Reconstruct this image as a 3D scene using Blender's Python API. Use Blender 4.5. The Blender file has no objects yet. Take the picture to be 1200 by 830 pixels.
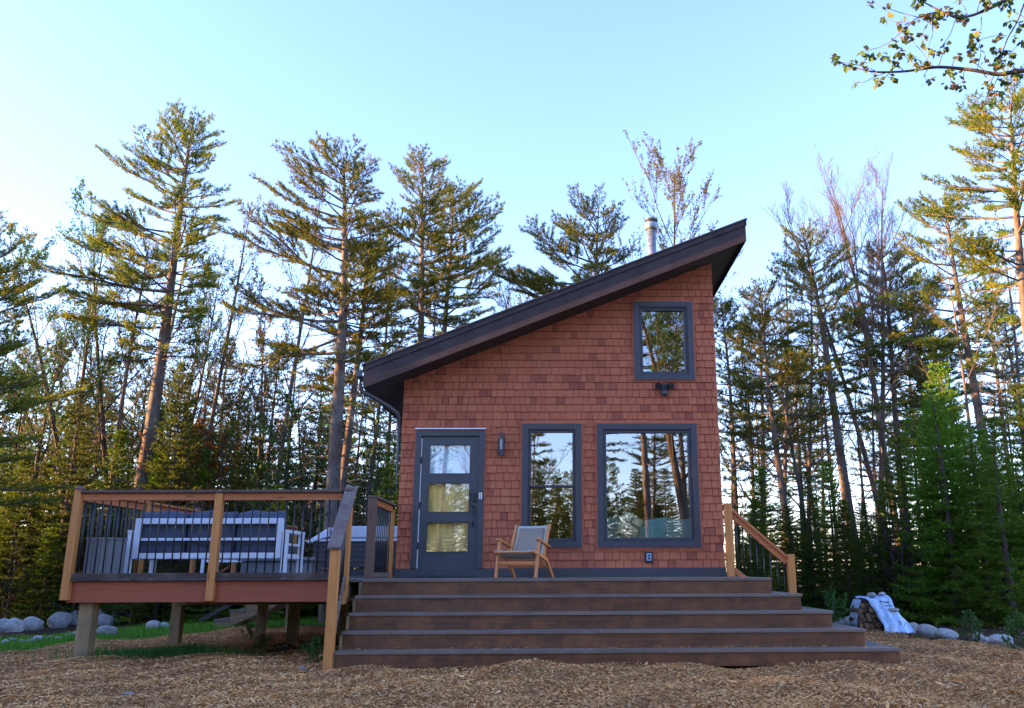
import bpy, math, random
import numpy as np
from mathutils import Vector, Matrix
R_ = random.Random(7)
rng = np.random.default_rng(11)
PI = math.pi
rad = math.radians
scene = bpy.context.scene
COL = scene.collection

# ------------------------------------------------------------------ camera
CQ = dict(f=1001., ppx=674.9, pitch=.249, yaw=-.0226, roll=-.0042, cx=2.384, cd=13.13, cz=.087)
cam_d = bpy.data.cameras.new('camera'); cam = bpy.data.objects.new('camera', cam_d); COL.objects.link(cam)
CM = Matrix.Rotation(CQ['yaw'], 4, 'Z') @ Matrix.Rotation(PI/2 + CQ['pitch'], 4, 'X') @ Matrix.Rotation(CQ['roll'], 4, 'Z')
CM.translation = Vector((CQ['cx'], -CQ['cd'], CQ['cz']))
cam.matrix_world = CM
cam_d.sensor_width = 36; cam_d.lens = CQ['f']/1200*36
cam_d.shift_x = -(CQ['ppx']-600)/1200
cam_d.clip_start = .05; cam_d.clip_end = 3000
scene.camera = cam

def at(px, py, Y=None, Z=None):
    d = CM.to_3x3() @ Vector(((px-CQ['ppx'])/CQ['f'], -(py-415)/CQ['f'], -1))
    o = CM.translation
    t = (Y-o.y)/d.y if Y is not None else (Z-o.z)/d.z
    return o + d*t

# ------------------------------------------------------------------ tagging
def tag(o, label=None, cat=None, group=None, kind=None):
    if label: o['label'] = label
    if cat: o['category'] = cat
    if group: o['group'] = group
    if kind: o['kind'] = kind
    return o
def thing(name, label, cat, loc=(0,0,0), rotz=0, group=None):
    o = bpy.data.objects.new(name, None); COL.objects.link(o)
    o.location = loc; o.rotation_euler = (0,0,rotz); o.empty_display_size = .2
    return tag(o, label, cat, group)

# ------------------------------------------------------------------ mesh builder
class MB:
    def __init__(s): s.v = []; s.f = []; s.n = 0
    def add(s, v, f):
        v = np.asarray(v, float).reshape(-1, 3)
        s.v.append(v); s.f += [tuple(i+s.n for i in q) for q in f]; s.n += len(v)
        return s
    def box(s, x0, x1, y0, y1, z0, z1):
        v = [(x0,y0,z0),(x1,y0,z0),(x1,y1,z0),(x0,y1,z0),(x0,y0,z1),(x1,y0,z1),(x1,y1,z1),(x0,y1,z1)]
        return s.add(v, [(0,3,2,1),(4,5,6,7),(0,1,5,4),(1,2,6,5),(2,3,7,6),(3,0,4,7)])
    def hexa(s, v):   # eight corners, order as in box
        return s.add(v, [(0,3,2,1),(4,5,6,7),(0,1,5,4),(1,2,6,5),(2,3,7,6),(3,0,4,7)])
    def bar(s, a, b, w, h, up=(0,0,1)):
        a = Vector(a); b = Vector(b); d = (b-a).normalized(); u = Vector(up)
        if abs(d.dot(u)) > .98: u = Vector((0,1,0))
        x = d.cross(u).normalized(); z = x.cross(d).normalized()
        v = []
        for p in (a, b):
            for sx, sz in ((-1,-1),(1,-1),(1,1),(-1,1)):
                v.append(p + x*sx*w/2 + z*sz*h/2)
        return s.add([tuple(p) for p in v], [(0,1,2,3),(7,6,5,4),(0,4,5,1),(1,5,6,2),(2,6,7,3),(3,7,4,0)])
    def tube(s, pts, rads, n=6, cap=True):
        pts = np.asarray(pts, float); m = len(pts)
        rads = np.full(m, rads) if np.isscalar(rads) else np.asarray(rads, float)
        t = np.gradient(pts, axis=0); t /= np.linalg.norm(t, axis=1)[:,None]+1e-12
        ref = np.array([0,0,1.]) if abs(t[:,2]).mean() < .8 else np.array([1.,0,0])
        a = np.cross(t, ref); a /= np.linalg.norm(a, axis=1)[:,None]+1e-12
        b = np.cross(t, a)
        th = np.arange(n)*2*PI/n
        ring = a[:,None,:]*np.cos(th)[None,:,None] + b[:,None,:]*np.sin(th)[None,:,None]
        v = (pts[:,None,:] + ring*rads[:,None,None]).reshape(-1,3)
        f = []
        for i in range(m-1):
            for j in range(n):
                k = (j+1) % n
                f.append((i*n+j, i*n+k, (i+1)*n+k, (i+1)*n+j))
        if cap:
            f.append(tuple(range(n-1,-1,-1))); f.append(tuple(range((m-1)*n, m*n)))
        return s.add(v, f)
    def cyl(s, a, b, r, n=16, r2=None):
        return s.tube([a, b], [r, r if r2 is None else r2], n)
    def mesh(s, name, smooth=False):
        me = bpy.data.meshes.new(name)
        me.from_pydata(np.concatenate(s.v).tolist() if s.v else [], [], s.f)
        if smooth: me.polygons.foreach_set('use_smooth', [True]*len(me.polygons))
        me.update(); return me
    def build(s, name, mat, parent=None, smooth=False, bevel=0):
        me = s.mesh(name, smooth); me.materials.append(mat)
        o = bpy.data.objects.new(name, me); COL.objects.link(o)
        if parent is not None: o.parent = parent
        if bevel:
            b = o.modifiers.new('bevel', 'BEVEL'); b.width = bevel; b.segments = 2; b.limit_method = 'ANGLE'
        return o

def fast_mesh(name, V, F, mat, smooth=False):
    """V (n,3), F (m,k) arrays"""
    me = bpy.data.meshes.new(name)
    V = np.ascontiguousarray(V, dtype=np.float32); F = np.ascontiguousarray(F, dtype=np.int32)
    k = F.shape[1]
    me.vertices.add(len(V)); me.vertices.foreach_set('co', V.ravel())
    me.loops.add(F.size); me.loops.foreach_set('vertex_index', F.ravel())
    me.polygons.add(len(F)); me.polygons.foreach_set('loop_start', np.arange(0, F.size, k, dtype=np.int32))
    me.polygons.foreach_set('loop_total', np.full(len(F), k, dtype=np.int32))
    if smooth: me.polygons.foreach_set('use_smooth', np.ones(len(F), dtype=bool))
    me.materials.append(mat); me.update(calc_edges=True)
    return me
def link(name, me, parent=None):
    o = bpy.data.objects.new(name, me); COL.objects.link(o)
    if parent is not None: o.parent = parent
    return o

# ------------------------------------------------------------------ materials
class NT:
    def __init__(s, name):
        s.m = bpy.data.materials.new(name); s.m.use_nodes = True
        s.t = s.m.node_tree; s.t.nodes.clear()
        s.out = s.t.nodes.new('ShaderNodeOutputMaterial')
    def n(s, typ, **kw):
        o = s.t.nodes.new('ShaderNode'+typ)
        for k, v in kw.items():
            if k.startswith('i_'): o.inputs[k[2:].replace('_', ' ')].default_value = v
            else: setattr(o, k, v)
        return o
    def l(s, a, b): s.t.links.new(a, b)
    def coords(s, scale=(1,1,1), kind='Object'):
        tc = s.n('TexCoord'); mp = s.n('Mapping'); mp.inputs['Scale'].default_value = scale
        s.l(tc.outputs[kind], mp.inputs['Vector']); return mp.outputs['Vector']
    def noise(s, vec, scale, detail=5, rough=.55):
        o = s.n('TexNoise'); o.inputs['Scale'].default_value = scale; o.inputs['Detail'].default_value = detail
        o.inputs['Roughness'].default_value = rough
        if vec is not None: s.l(vec, o.inputs['Vector'])
        return o.outputs['Fac']
    def ramp(s, fac, stops):
        o = s.n('ValToRGB'); r = o.color_ramp
        while len(r.elements) < len(stops): r.elements.new(.5)
        for e, (p, c) in zip(r.elements, stops):
            e.position = p; e.color = (*c, 1)
        s.l(fac, o.inputs['Fac']); return o.outputs['Color']
    def mix(s, fac, a, b, mode='MIX'):
        o = s.n('Mix', data_type='RGBA', blend_type=mode)
        for inp, val in ((o.inputs[0], fac), (o.inputs[6], a), (o.inputs[7], b)):
            if hasattr(val, 'is_linked'): s.l(val, inp)
            elif isinstance(val, (int, float)): inp.default_value = val
            else: inp.default_value = (*val, 1)
        return o.outputs[2]
    def math(s, op, a, b=0., clamp=False):
        o = s.n('Math', operation=op, use_clamp=clamp)
        for inp, val in ((o.inputs[0], a), (o.inputs[1], b)):
            if hasattr(val, 'is_linked'): s.l(val, inp)
            else: inp.default_value = val
        return o.outputs[0]
    def maprange(s, v, a, b, c, d):
        o = s.n('MapRange'); s.l(v, o.inputs[0])
        for i, x in enumerate((a,b,c,d)): o.inputs[i+1].default_value = x
        return o.outputs[0]
    def bsdf(s, col, rough=.6, bump=None, bstr=.3, bdist=.01, spec=.5, metal=0.):
        p = s.n('BsdfPrincipled')
        if hasattr(col, 'is_linked'): s.l(col, p.inputs['Base Color'])
        else: p.inputs['Base Color'].default_value = (*col, 1)
        if hasattr(rough, 'is_linked'): s.l(rough, p.inputs['Roughness'])
        else: p.inputs['Roughness'].default_value = rough
        p.inputs['Specular IOR Level'].default_value = spec; p.inputs['Metallic'].default_value = metal
        if bump is not None:
            b = s.n('Bump'); b.inputs['Strength'].default_value = bstr; b.inputs['Distance'].default_value = bdist
            s.l(bump, b.inputs['Height']); s.l(b.outputs[0], p.inputs['Normal'])
        s.l(p.outputs[0], s.out.inputs['Surface']); return p
def island(nt):
    g = nt.n('NewGeometry'); return g.outputs['Random Per Island']

def m_plain(name, col, rough=.5, var=.15, scale=8, bstr=.15, metal=0., spec=.5):
    t = NT(name); v = t.coords(); f = t.noise(v, scale, 6)
    c = t.ramp(f, [(.3, tuple(x*(1-var) for x in col)), (.7, tuple(min(1, x*(1+var)) for x in col))])
    r = t.maprange(f, .3, .7, max(0, rough-.08), min(1, rough+.08))
    t.bsdf(c, r, t.noise(v, scale*12, 3), bstr, .004, spec, metal)
    return t.m
def m_wood(name, col, axis='z', rough=.6, var=.3, knots=True, weather=None, gr=1., spec=.4):
    t = NT(name)
    sc = {'x': (.6,14,14), 'y': (14,.6,14), 'z': (14,14,.6)}[axis]
    v = t.coords(sc); isl = island(t)
    va = t.n('VectorMath', operation='ADD'); t.l(v, va.inputs[0])
    cx = t.n('CombineXYZ'); k = t.math('MULTIPLY', isl, 37.); t.l(k, cx.inputs[0]); t.l(k, cx.inputs[1]); t.l(k, cx.inputs[2]); t.l(cx.outputs[0], va.inputs[1])
    v = va.outputs[0]
    f = t.noise(v, 2.2*gr, 8, .65)
    lo = tuple(x*(1-var) for x in col); hi = tuple(min(1, x*(1+var*.7)) for x in col)
    c = t.ramp(f, [(.25, lo), (.5, col), (.75, hi)])
    br = t.maprange(isl, 0, 1, .8, 1.15)
    hs = t.n('HueSaturation'); t.l(br, hs.inputs['Value']); t.l(c, hs.inputs['Color']); c = hs.outputs[0]
    if weather:
        w = t.noise(t.coords((1,1,1)), 3.5, 6, .7)
        c = t.mix(t.maprange(w, .45, .62, 0, .75), c, weather)
    if knots:
        vo = t.n('TexVoronoi'); vo.inputs['Scale'].default_value = 1.
        v2 = t.coords({'x': (2.3,9,9), 'y': (9,2.3,9), 'z': (9,9,2.3)}[axis]); t.l(v2, vo.inputs['Vector'])
        kf = t.maprange(vo.outputs['Distance'], .06, .16, 1., 0.)
        c = t.mix(kf, c, tuple(x*.35 for x in col))
    t.bsdf(c, rough, f, .35, .004, spec)
    return t.m
def m_leaf(name, c1, c2, c3, trans=.35, rough=.55, per_obj=.25):
    t = NT(name); isl = island(t)
    oi = t.n('ObjectInfo')
    v = t.coords((1,1,1)); big = t.noise(v, .7, 3)
    k = t.math('ADD', t.math('MULTIPLY', isl, .5), t.math('MULTIPLY', big, .5))
    c = t.ramp(k, [(.25, c1), (.5, c2), (.8, c3)])
    hs = t.n('HueSaturation'); t.l(c, hs.inputs['Color']); hs.inputs['Saturation'].default_value = 1.08
    t.l(t.maprange(oi.outputs['Random'], 0, 1, 1.08-per_obj, 1.12+per_obj), hs.inputs['Value'])
    t.l(t.maprange(oi.outputs['Random'], 0, 1, .485, .52), hs.inputs['Hue'])
    c = hs.outputs[0]
    d = t.n('BsdfPrincipled'); t.l(c, d.inputs['Base Color']); d.inputs['Roughness'].default_value = rough
    d.inputs['Specular IOR Level'].default_value = .25
    tr = t.n('BsdfTranslucent'); t.l(c, tr.inputs['Color'])
    mx = t.n('MixShader'); mx.inputs[0].default_value = trans
    t.l(d.outputs[0], mx.inputs[1]); t.l(tr.outputs[0], mx.inputs[2]); t.l(mx.outputs[0], t.out.inputs['Surface'])
    return t.m
def m_bark(name, a, b, sc=6):
    t = NT(name); v = t.coords((1,1,.25)); f = t.noise(v, sc*3, 8, .7); g = t.noise(t.coords(), 1.5, 4)
    c = t.mix(t.maprange(g, .4, .6, 0, 1), t.ramp(f, [(.3, tuple(x*.45 for x in a)), (.6, a)]), t.ramp(f, [(.3, tuple(x*.5 for x in b)), (.6, b)]))
    t.bsdf(c, .9, f, .8, .02, .15); return t.m

M = {}
M['slate'] = m_plain('slate_paint', (.040,.041,.052), .45, .12, 5)
M['slate_dark'] = m_plain('dark_slate_paint', (.022,.026,.036), .4, .12, 5)
M['door'] = m_plain('door_paint', (.038,.044,.058), .38, .12, 4)
M['black'] = m_plain('black_metal', (.012,.013,.016), .4, .2, 10)
M['white'] = m_plain('white_frame_paint', (.62,.68,.8), .4, .06, 5)
M['whitestrip'] = m_plain('white_vinyl', (.7,.72,.78), .4, .05, 5)
M['casing'] = m_plain('terracotta_casing', (.40,.105,.05), .6, .12, 6)
M['fascia'] = m_wood('brown_fascia', (.036,.023,.024), 'x', .62, .3, False, weather=(.048,.036,.04), spec=.3)
M['soffit'] = m_plain('brown_soffit', (.026,.019,.02), .7, .2, 3)
M['roofmetal'] = m_plain('brown_drip_edge', (.06,.042,.045), .5, .15, 3)
M['galv'] = m_plain('galvanised_metal', (.19,.23,.28), .4, .3, 14, .1, .6)
M['pipe'] = m_plain('painted_pipe', (.05,.055,.065), .4, .2, 6)
M['cedar'] = m_wood('cedar_post', (.52,.21,.055), 'z', .6, .35)
M['cedar_x'] = m_wood('cedar_rail_x', (.47,.15,.05), 'x', .6, .35)
M['cedar_y'] = m_wood('cedar_rail_y', (.47,.15,.05), 'y', .6, .35)
M['grey_y'] = m_wood('weathered_cap', (.17,.125,.11), 'y', .75, .45, False, weather=(.085,.05,.045))
M['grey_x'] = m_wood('weathered_cap_x', (.13,.075,.055), 'x', .75, .45, False, weather=(.07,.04,.03))
M['post_old'] = m_wood('treated_post', (.27,.19,.095), 'z', .85, .35, True, weather=(.13,.11,.075))
M['stringer'] = m_wood('stringer_board', (.21,.135,.08), 'x', .85, .3)
M['redfascia'] = m_wood('barn_red_board', (.33,.078,.034), 'x', .6, .22, False)
M['riser'] = m_wood('brown_riser', (.10,.042,.021), 'x', .42, .5, False, weather=(.19,.075,.03), gr=.8)
M['riser_y'] = m_wood('brown_side_riser', (.085,.04,.024), 'y', .5, .35, False)
M['tread'] = m_wood('brown_tread', (.15,.11,.085), 'x', .45, .3, False, weather=(.16,.135,.125))  # paler and greyer than the risers: sky sheen painted into the treads
M['tread_y'] = m_wood('brown_side_tread', (.125,.10,.095), 'y', .45, .3, False)  # same painted sky sheen on the side treads
M['deckboard'] = m_wood('deck_board', (.11,.09,.08), 'y', .6, .35, False)
M['deckedge'] = m_wood('dark_bottom_rail', (.055,.035,.03), 'x', .75, .5, False, weather=(.12,.09,.075))
M['teak'] = m_wood('teak', (.56,.21,.06), 'z', .45, .22, False)
M['cushion'] = m_plain('navy_cushion', (.055,.07,.11), .9, .25, 6, .6)
M['greypanel'] = m_plain('grey_panel', (.16,.165,.18), .6, .12, 3)
M['tubcover'] = m_plain('pale_tub_cover', (.42,.52,.66), .5, .1, 3)
M['tubside'] = m_wood('tub_cabinet', (.045,.045,.055), 'x', .55, .3, False)
M['teal'] = m_plain('teal_fabric', (.24,.50,.44), .9, .12, 8, .4)
M['pillow'] = m_plain('beige_fabric', (.75,.68,.40), .9, .12, 8, .4)
M['room'] = m_plain('interior_wall', (.14,.11,.08), .8, .1, 2)
M['roomfloor'] = m_wood('interior_floor', (.16,.09,.05), 'y', .5, .3)
M['bark'] = m_bark('pine_bark', (.12,.085,.065), (.17,.15,.135))
M['bark2'] = m_bark('grey_bark', (.17,.13,.105), (.13,.105,.09))
M['bark3'] = m_bark('dark_bark', (.085,.06,.045), (.12,.10,.085))
M['pine'] = m_leaf('pine_needles', (.05,.105,.018), (.10,.14,.024), (.24,.17,.03), .5)  # third, ochre tone paints sunlit gold into the needles
M['spruce'] = m_leaf('spruce_needles', (.035,.062,.013), (.075,.115,.02), (.14,.17,.026), .5)
M['fir'] = m_leaf('fir_needles', (.05,.11,.016), (.11,.20,.024), (.20,.29,.035), .5)
M['bud'] = m_leaf('young_leaves', (.10,.05,.03), (.10,.09,.03), (.12,.14,.035), .4)
M['maple'] = m_leaf('maple_leaves', (.16,.07,.035), (.06,.11,.03), (.09,.15,.035), .4)
M['russet'] = m_leaf('russet_leaves', (.16,.05,.025), (.2,.075,.03), (.16,.10,.03), .4)
M['bush'] = m_leaf('bush_leaves', (.03,.08,.02), (.05,.13,.03), (.09,.19,.04), .35)
M['grass'] = m_leaf('grass_blades', (.05,.14,.02), (.09,.21,.03), (.15,.27,.045), .35)
M['sedge'] = m_leaf('dark_grass', (.03,.11,.03), (.05,.16,.035), (.09,.22,.04), .35)

def m_rock():
    t = NT('granite_rock'); v = t.coords(); f = t.noise(v, 5, 8, .7); g = t.noise(v, 45, 3)
    oi = t.n('ObjectInfo')
    c = t.ramp(f, [(.3, (.12,.12,.125)), (.5, (.33,.335,.34)), (.72, (.48,.47,.45))])
    c = t.mix(t.maprange(g, .5, .7, 0, .4), c, (.13,.12,.11))
    hs = t.n('HueSaturation'); t.l(c, hs.inputs['Color']); t.l(t.maprange(oi.outputs['Random'], 0, 1, .6, 1.25), hs.inputs['Value'])
    t.bsdf(hs.outputs[0], .85, f, .6, .03, .3); return t.m
M['rock'] = m_rock()
def m_shingle():
    t = NT('red_shingle'); isl = island(t); v = t.coords((60,60,3)); f = t.noise(v, 1, 5, .6)
    big = t.noise(t.coords(), 1.2, 4)
    a = t.ramp(isl, [(0, (.25,.066,.038)), (.08, (.31,.083,.045)), (.14, (.40,.112,.055)), (.6, (.435,.125,.06)), (1, (.465,.142,.07))])
    c = t.mix(t.maprange(f, .3, .7, 0, .22), a, (.12,.035,.022))
    c = t.mix(t.maprange(big, .4, .7, 0, .25), c, (.24,.068,.045))
    t.bsdf(c, .75, f, .35, .004, .3); return t.m
M['shingle'] = m_shingle()
def m_glass(name, refl=.42, tint=(.9,.95,.95), wav=.00018):
    t = NT(name)
    g = t.n('BsdfGlossy'); g.inputs['Roughness'].default_value = .0; g.inputs['Color'].default_value = (.95,.97,1,1)
    b = t.n('Bump'); b.inputs['Strength'].default_value = 1; b.inputs['Distance'].default_value = wav
    t.l(t.noise(t.coords(), 2.2, 2), b.inputs['Height']); t.l(b.outputs[0], g.inputs['Normal'])
    tr = t.n('BsdfTransparent'); tr.inputs['Color'].default_value = (*tint, 1)
    mx = t.n('MixShader'); mx.inputs[0].default_value = refl
    t.l(tr.outputs[0], mx.inputs[1]); t.l(g.outputs[0], mx.inputs[2]); t.l(mx.outputs[0], t.out.inputs['Surface'])
    return t.m
M['glass'] = m_glass('window_glass', .34, (.8,.85,.85))
M['doorglass'] = m_glass('door_glass', .16, (.97,.97,.97))
def m_glow_blind():
    t = NT('amber_glow_blind'); c = (.85,.62,.22)  # amber stands in for golden evening light through the house
    d = t.n('BsdfDiffuse'); tr = t.n('BsdfTranslucent'); mx = t.n('MixShader'); mx.inputs[0].default_value = .6
    cc = t.ramp(t.noise(t.coords((3,1,.4)), 2, 4), [(.35, (.62,.5,.24)), (.65, (.95,.72,.28))])
    t.l(cc, d.inputs['Color']); t.l(cc, tr.inputs['Color'])
    t.l(d.outputs[0], mx.inputs[1]); t.l(tr.outputs[0], mx.inputs[2]); t.l(mx.outputs[0], t.out.inputs['Surface'])
    return t.m
M['glow_blind'] = m_glow_blind()
def m_pane_light(name, a, b):
    t = NT(name); c = t.ramp(t.noise(t.coords((4,1,.8)), 1.6, 4), [(.36, a), (.64, b)]); t.bsdf(c, .8, spec=.3); return t.m
M['amber_glow'] = m_pane_light('painted_amber_glow', (.48,.36,.14), (.88,.62,.18)); M['sky_reflection'] = m_pane_light('painted_sky_reflection', (.42,.58,.66), (.50,.66,.74))  # golden glow and sky reflection put into the sheet colours
def m_tarp():
    t = NT('pale_blue_tarp'); v = t.coords(); f = t.noise(v, 3, 6, .7)
    c = t.ramp(f, [(.3, (.36,.52,.78)), (.6, (.46,.62,.86))])
    t.bsdf(c, .45, f, .8, .05, .4); return t.m
M['tarp'] = m_tarp()
M['tarpink'] = m_plain('navy_print', (.03,.06,.2), .5)
def m_logend():
    t = NT('split_log'); isl = island(t); oi = t.n('ObjectInfo')
    f = t.noise(t.coords((1,1,1)), 14, 6, .7)
    c = t.ramp(f, [(.3, (.06,.035,.022)), (.7, (.25,.15,.09))])
    hs = t.n('HueSaturation'); t.l(c, hs.inputs['Color']); t.l(t.maprange(oi.outputs['Random'], 0, 1, .5, 1.35), hs.inputs['Value'])
    t.bsdf(hs.outputs[0], .9, f, .6, .01, .2); return t.m
M['log'] = m_logend()
M['logbark'] = m_bark('log_bark', (.09,.065,.05), (.14,.12,.10))
def m_ground():
    t = NT('mulch_ground'); v = t.coords()
    f = t.noise(t.coords((1,1,1)), 22, 8, .75); b = t.noise(v, 1.1, 5); f2 = t.noise(v, 70, 4, .7)
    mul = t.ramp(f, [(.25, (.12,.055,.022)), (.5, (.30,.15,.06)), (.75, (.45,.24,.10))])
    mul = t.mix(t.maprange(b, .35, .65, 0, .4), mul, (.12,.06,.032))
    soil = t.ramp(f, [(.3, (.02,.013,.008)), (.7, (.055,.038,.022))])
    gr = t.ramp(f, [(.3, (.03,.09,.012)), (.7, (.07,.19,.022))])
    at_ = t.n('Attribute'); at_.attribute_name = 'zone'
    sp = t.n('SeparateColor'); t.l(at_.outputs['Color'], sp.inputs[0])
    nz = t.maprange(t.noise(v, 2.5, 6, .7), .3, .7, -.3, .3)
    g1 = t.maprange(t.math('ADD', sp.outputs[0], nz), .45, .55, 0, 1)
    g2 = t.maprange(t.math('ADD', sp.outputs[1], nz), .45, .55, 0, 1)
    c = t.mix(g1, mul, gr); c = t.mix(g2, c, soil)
    hh = t.math('ADD', f, t.math('MULTIPLY', f2, .4))
    t.bsdf(c, .95, hh, 1., .03, .1); return t.m
M['ground'] = m_ground()
def m_chip():
    t = NT('wood_chip'); isl = island(t); f = t.noise(t.coords((1,1,1)), 1.3, 4)
    c = t.ramp(isl, [(0, (.25,.105,.035)), (.3, (.52,.245,.08)), (.65, (.68,.345,.12)), (.92, (.76,.45,.185)), (1, (.80,.58,.32))])
    c = t.mix(t.maprange(f, .35, .65, .35, 0), c, (.15,.07,.032))
    t.bsdf(c, .85, None, spec=.2); return t.m
M['chip'] = m_chip()

# ------------------------------------------------------------------ terrain
def sstep(a, b, x):
    t = np.clip((x-a)/(b-a), 0, 1); return t*t*(3-2*t)
def gz(X, Y):
    X = np.asarray(X, float); Y = np.asarray(Y, float)
    z = -.94 - .022*np.clip(Y+2, 0, 12) - .004*np.clip(Y-10, 0, 30)
    z = z - .04*sstep(-4, -8, X)*sstep(-2, 3, Y)
    z = z + .028*np.sin(1.7*X+.6)*np.cos(1.3*Y+1) + .018*np.sin(3.9*X+2*Y) + .012*np.sin(7.1*X-5.3*Y+1)
    z = z + .022*np.exp(-((Y+3.5)/.5)**2)*(.35+.65*np.sin(X*1.9+1)**2)*sstep(-.5,.2,X)*sstep(5.6,4.6,X)
    return z
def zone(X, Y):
    # r: grass strip on the left, g: dark forest floor, plus darker ground under the deck
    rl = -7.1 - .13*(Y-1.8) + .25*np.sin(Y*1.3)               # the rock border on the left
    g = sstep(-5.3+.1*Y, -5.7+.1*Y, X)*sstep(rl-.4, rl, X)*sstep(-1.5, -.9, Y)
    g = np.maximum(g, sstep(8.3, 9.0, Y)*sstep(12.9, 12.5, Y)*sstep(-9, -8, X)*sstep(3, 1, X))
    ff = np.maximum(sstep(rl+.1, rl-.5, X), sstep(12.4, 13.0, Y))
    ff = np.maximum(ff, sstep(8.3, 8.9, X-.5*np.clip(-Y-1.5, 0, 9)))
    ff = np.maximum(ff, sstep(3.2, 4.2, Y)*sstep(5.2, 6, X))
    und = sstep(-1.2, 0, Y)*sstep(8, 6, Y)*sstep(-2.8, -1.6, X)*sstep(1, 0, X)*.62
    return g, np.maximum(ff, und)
def make_ground():
    def axis(lo, hi, step, far):
        a = np.arange(lo, hi+1e-6, step); e = [hi]; 
        while e[-1] < far: e.append(e[-1] + (e[-1]-hi)*.25 + step*2)
        b = [lo]
        while b[-1] > -far: b.append(b[-1] - (lo-b[-1])*.25 - step*2)
        return np.concatenate([b[:0:-1], a, e[1:]])
    xs = axis(-13, 15, .12, 900); ys = axis(-8, 12, .12, 900)
    X, Y = np.meshgrid(xs, ys); Z = gz(X, Y)
    V = np.stack([X, Y, Z], -1).reshape(-1, 3)
    ny, nx = X.shape; i = (np.arange(ny-1)[:,None]*nx + np.arange(nx-1)[None]).ravel()
    F = np.stack([i, i+1, i+1+nx, i+nx], 1)
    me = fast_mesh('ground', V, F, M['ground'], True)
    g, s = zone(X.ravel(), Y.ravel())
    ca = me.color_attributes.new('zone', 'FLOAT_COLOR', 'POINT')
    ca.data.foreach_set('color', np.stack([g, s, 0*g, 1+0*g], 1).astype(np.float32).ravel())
    o = link('ground', me); tag(o, kind='structure')
make_ground()
def G(x, y): return float(gz(x, y))

def make_chips(n=420000):
    # wood chips, denser towards the viewer's side of the yard
    D = 6.5 + 14*rng.random(n)**1.5
    ang = (rng.random(n)-.5)*1.36 - .06
    X = CQ['cx'] + D*np.tan(ang); Y = -CQ['cd'] + D
    g, s = zone(X, Y)
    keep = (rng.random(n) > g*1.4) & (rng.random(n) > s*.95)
    keep &= ~((X > -.05) & (X < 5.0) & (Y > -3.1)) & ~((X > 4.9) & (X < 6.2) & (Y > -3.1) & (Y < -.7)) & ~((X > 0) & (X < 5) & (Y > -.5))
    X, Y = X[keep], Y[keep]; Z = gz(X, Y)
    m1 = 420; xs_ = rng.uniform(0, 6.1, m1); ys_ = -3.12 + .25*rng.random(m1)**1.5    # chips kicked up onto the lowest tread
    X = np.r_[X, xs_]; Y = np.r_[Y, ys_]; Z = np.r_[Z, np.full(m1, -.765)]; n = len(X)
    L = .008 + .017*rng.random(n)**1.5; L *= 1 + 1.1*(rng.random(n) > .97)
    W = L*(.08+.18*rng.random(n)) + .0015
    az = rng.random(n)*2*PI; el = rng.normal(0, .24, n); rl = rng.normal(0, .45, n)
    d = np.stack([np.cos(az)*np.cos(el), np.sin(az)*np.cos(el), np.sin(el)], 1)
    s_ = np.stack([-np.sin(az), np.cos(az), 0*az], 1); u = np.cross(d, s_)
    w = s_*np.cos(rl)[:,None] + u*np.sin(rl)[:,None]
    c = np.stack([X, Y, Z + .006 + .022*rng.random(n) + np.abs(np.sin(el))*L*.4], 1)
    nrm = np.cross(d, w); L = L[:,None]; W = W[:,None]
    mid = c + nrm*L*.12*rng.normal(0, 1, n)[:,None]
    V = np.stack([c-d*L-w*W*.5, c-d*L+w*W*.4, mid+w*W, c+d*L+w*W*.25, c+d*L-w*W*.5, mid-w*W], 1).reshape(-1, 3)
    b = np.arange(n)[:,None]*6
    F = np.concatenate([b+np.array([0,1,2,5]), b+np.array([5,2,3,4])], 0)
    tag(link('wood_chips', fast_mesh('wood_chips', V, F, M['chip'])), 'loose brown and tan wood chip mulch spread over the yard', 'mulch', kind='stuff')
make_chips()

def blades(n, X, Y, h, w, mat, name, label, cat, spread=.35):
    Z = gz(X, Y); az = rng.random(n)*2*PI; L = h*(.5+.7*rng.random(n))
    lean = np.stack([np.cos(az), np.sin(az), 0*az], 1)*(spread*rng.random(n))[:,None]*L[:,None]
    b = np.stack([X, Y, Z-.005], 1); s_ = np.stack([np.sin(az), -np.cos(az), 0*az], 1)*w
    up = np.array([0,0,1.])
    V = np.stack([b-s_, b+s_, b+lean*.4+up*L[:,None]*.6+s_*.7, b+lean*.4+up*L[:,None]*.6-s_*.7, b+lean*1.3+up*L[:,None]], 1).reshape(-1,3)
    i = np.arange(n)[:,None]*5
    F = np.concatenate([i+np.array([0,1,2]), i+np.array([0,2,3]), i+np.array([3,2,4])], 0)
    return tag(link(name, fast_mesh(name, V, F, mat)), label, cat, kind='stuff')
# grass strip on the left and behind the deck
n = 60000
X = rng.uniform(-10, 2, n); Y = rng.uniform(-1.5, 13, n); g, s = zone(X, Y)
jag = .25*np.sin(X*3)+.2*np.sin(X*7.3+Y*4)
k = (g + jag*.5 > .5) & (s < .5); X, Y = X[k], Y[k]
blades(len(X), X, Y, .09, .007, M['grass'], 'grass', 'bright green lawn strip between the mulch and the rock border', 'grass')
# little grass patch by the corner post + scattered tufts
n = 2600; X = rng.normal(-2.75, .45, n); Y = rng.normal(-1.35, .22, n) + (X+2.75)*.25
blades(n, X, Y, .12, .004, M['sedge'], 'grass_patch', 'low dark green grass patch beside the deck corner post', 'grass', .7)

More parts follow.
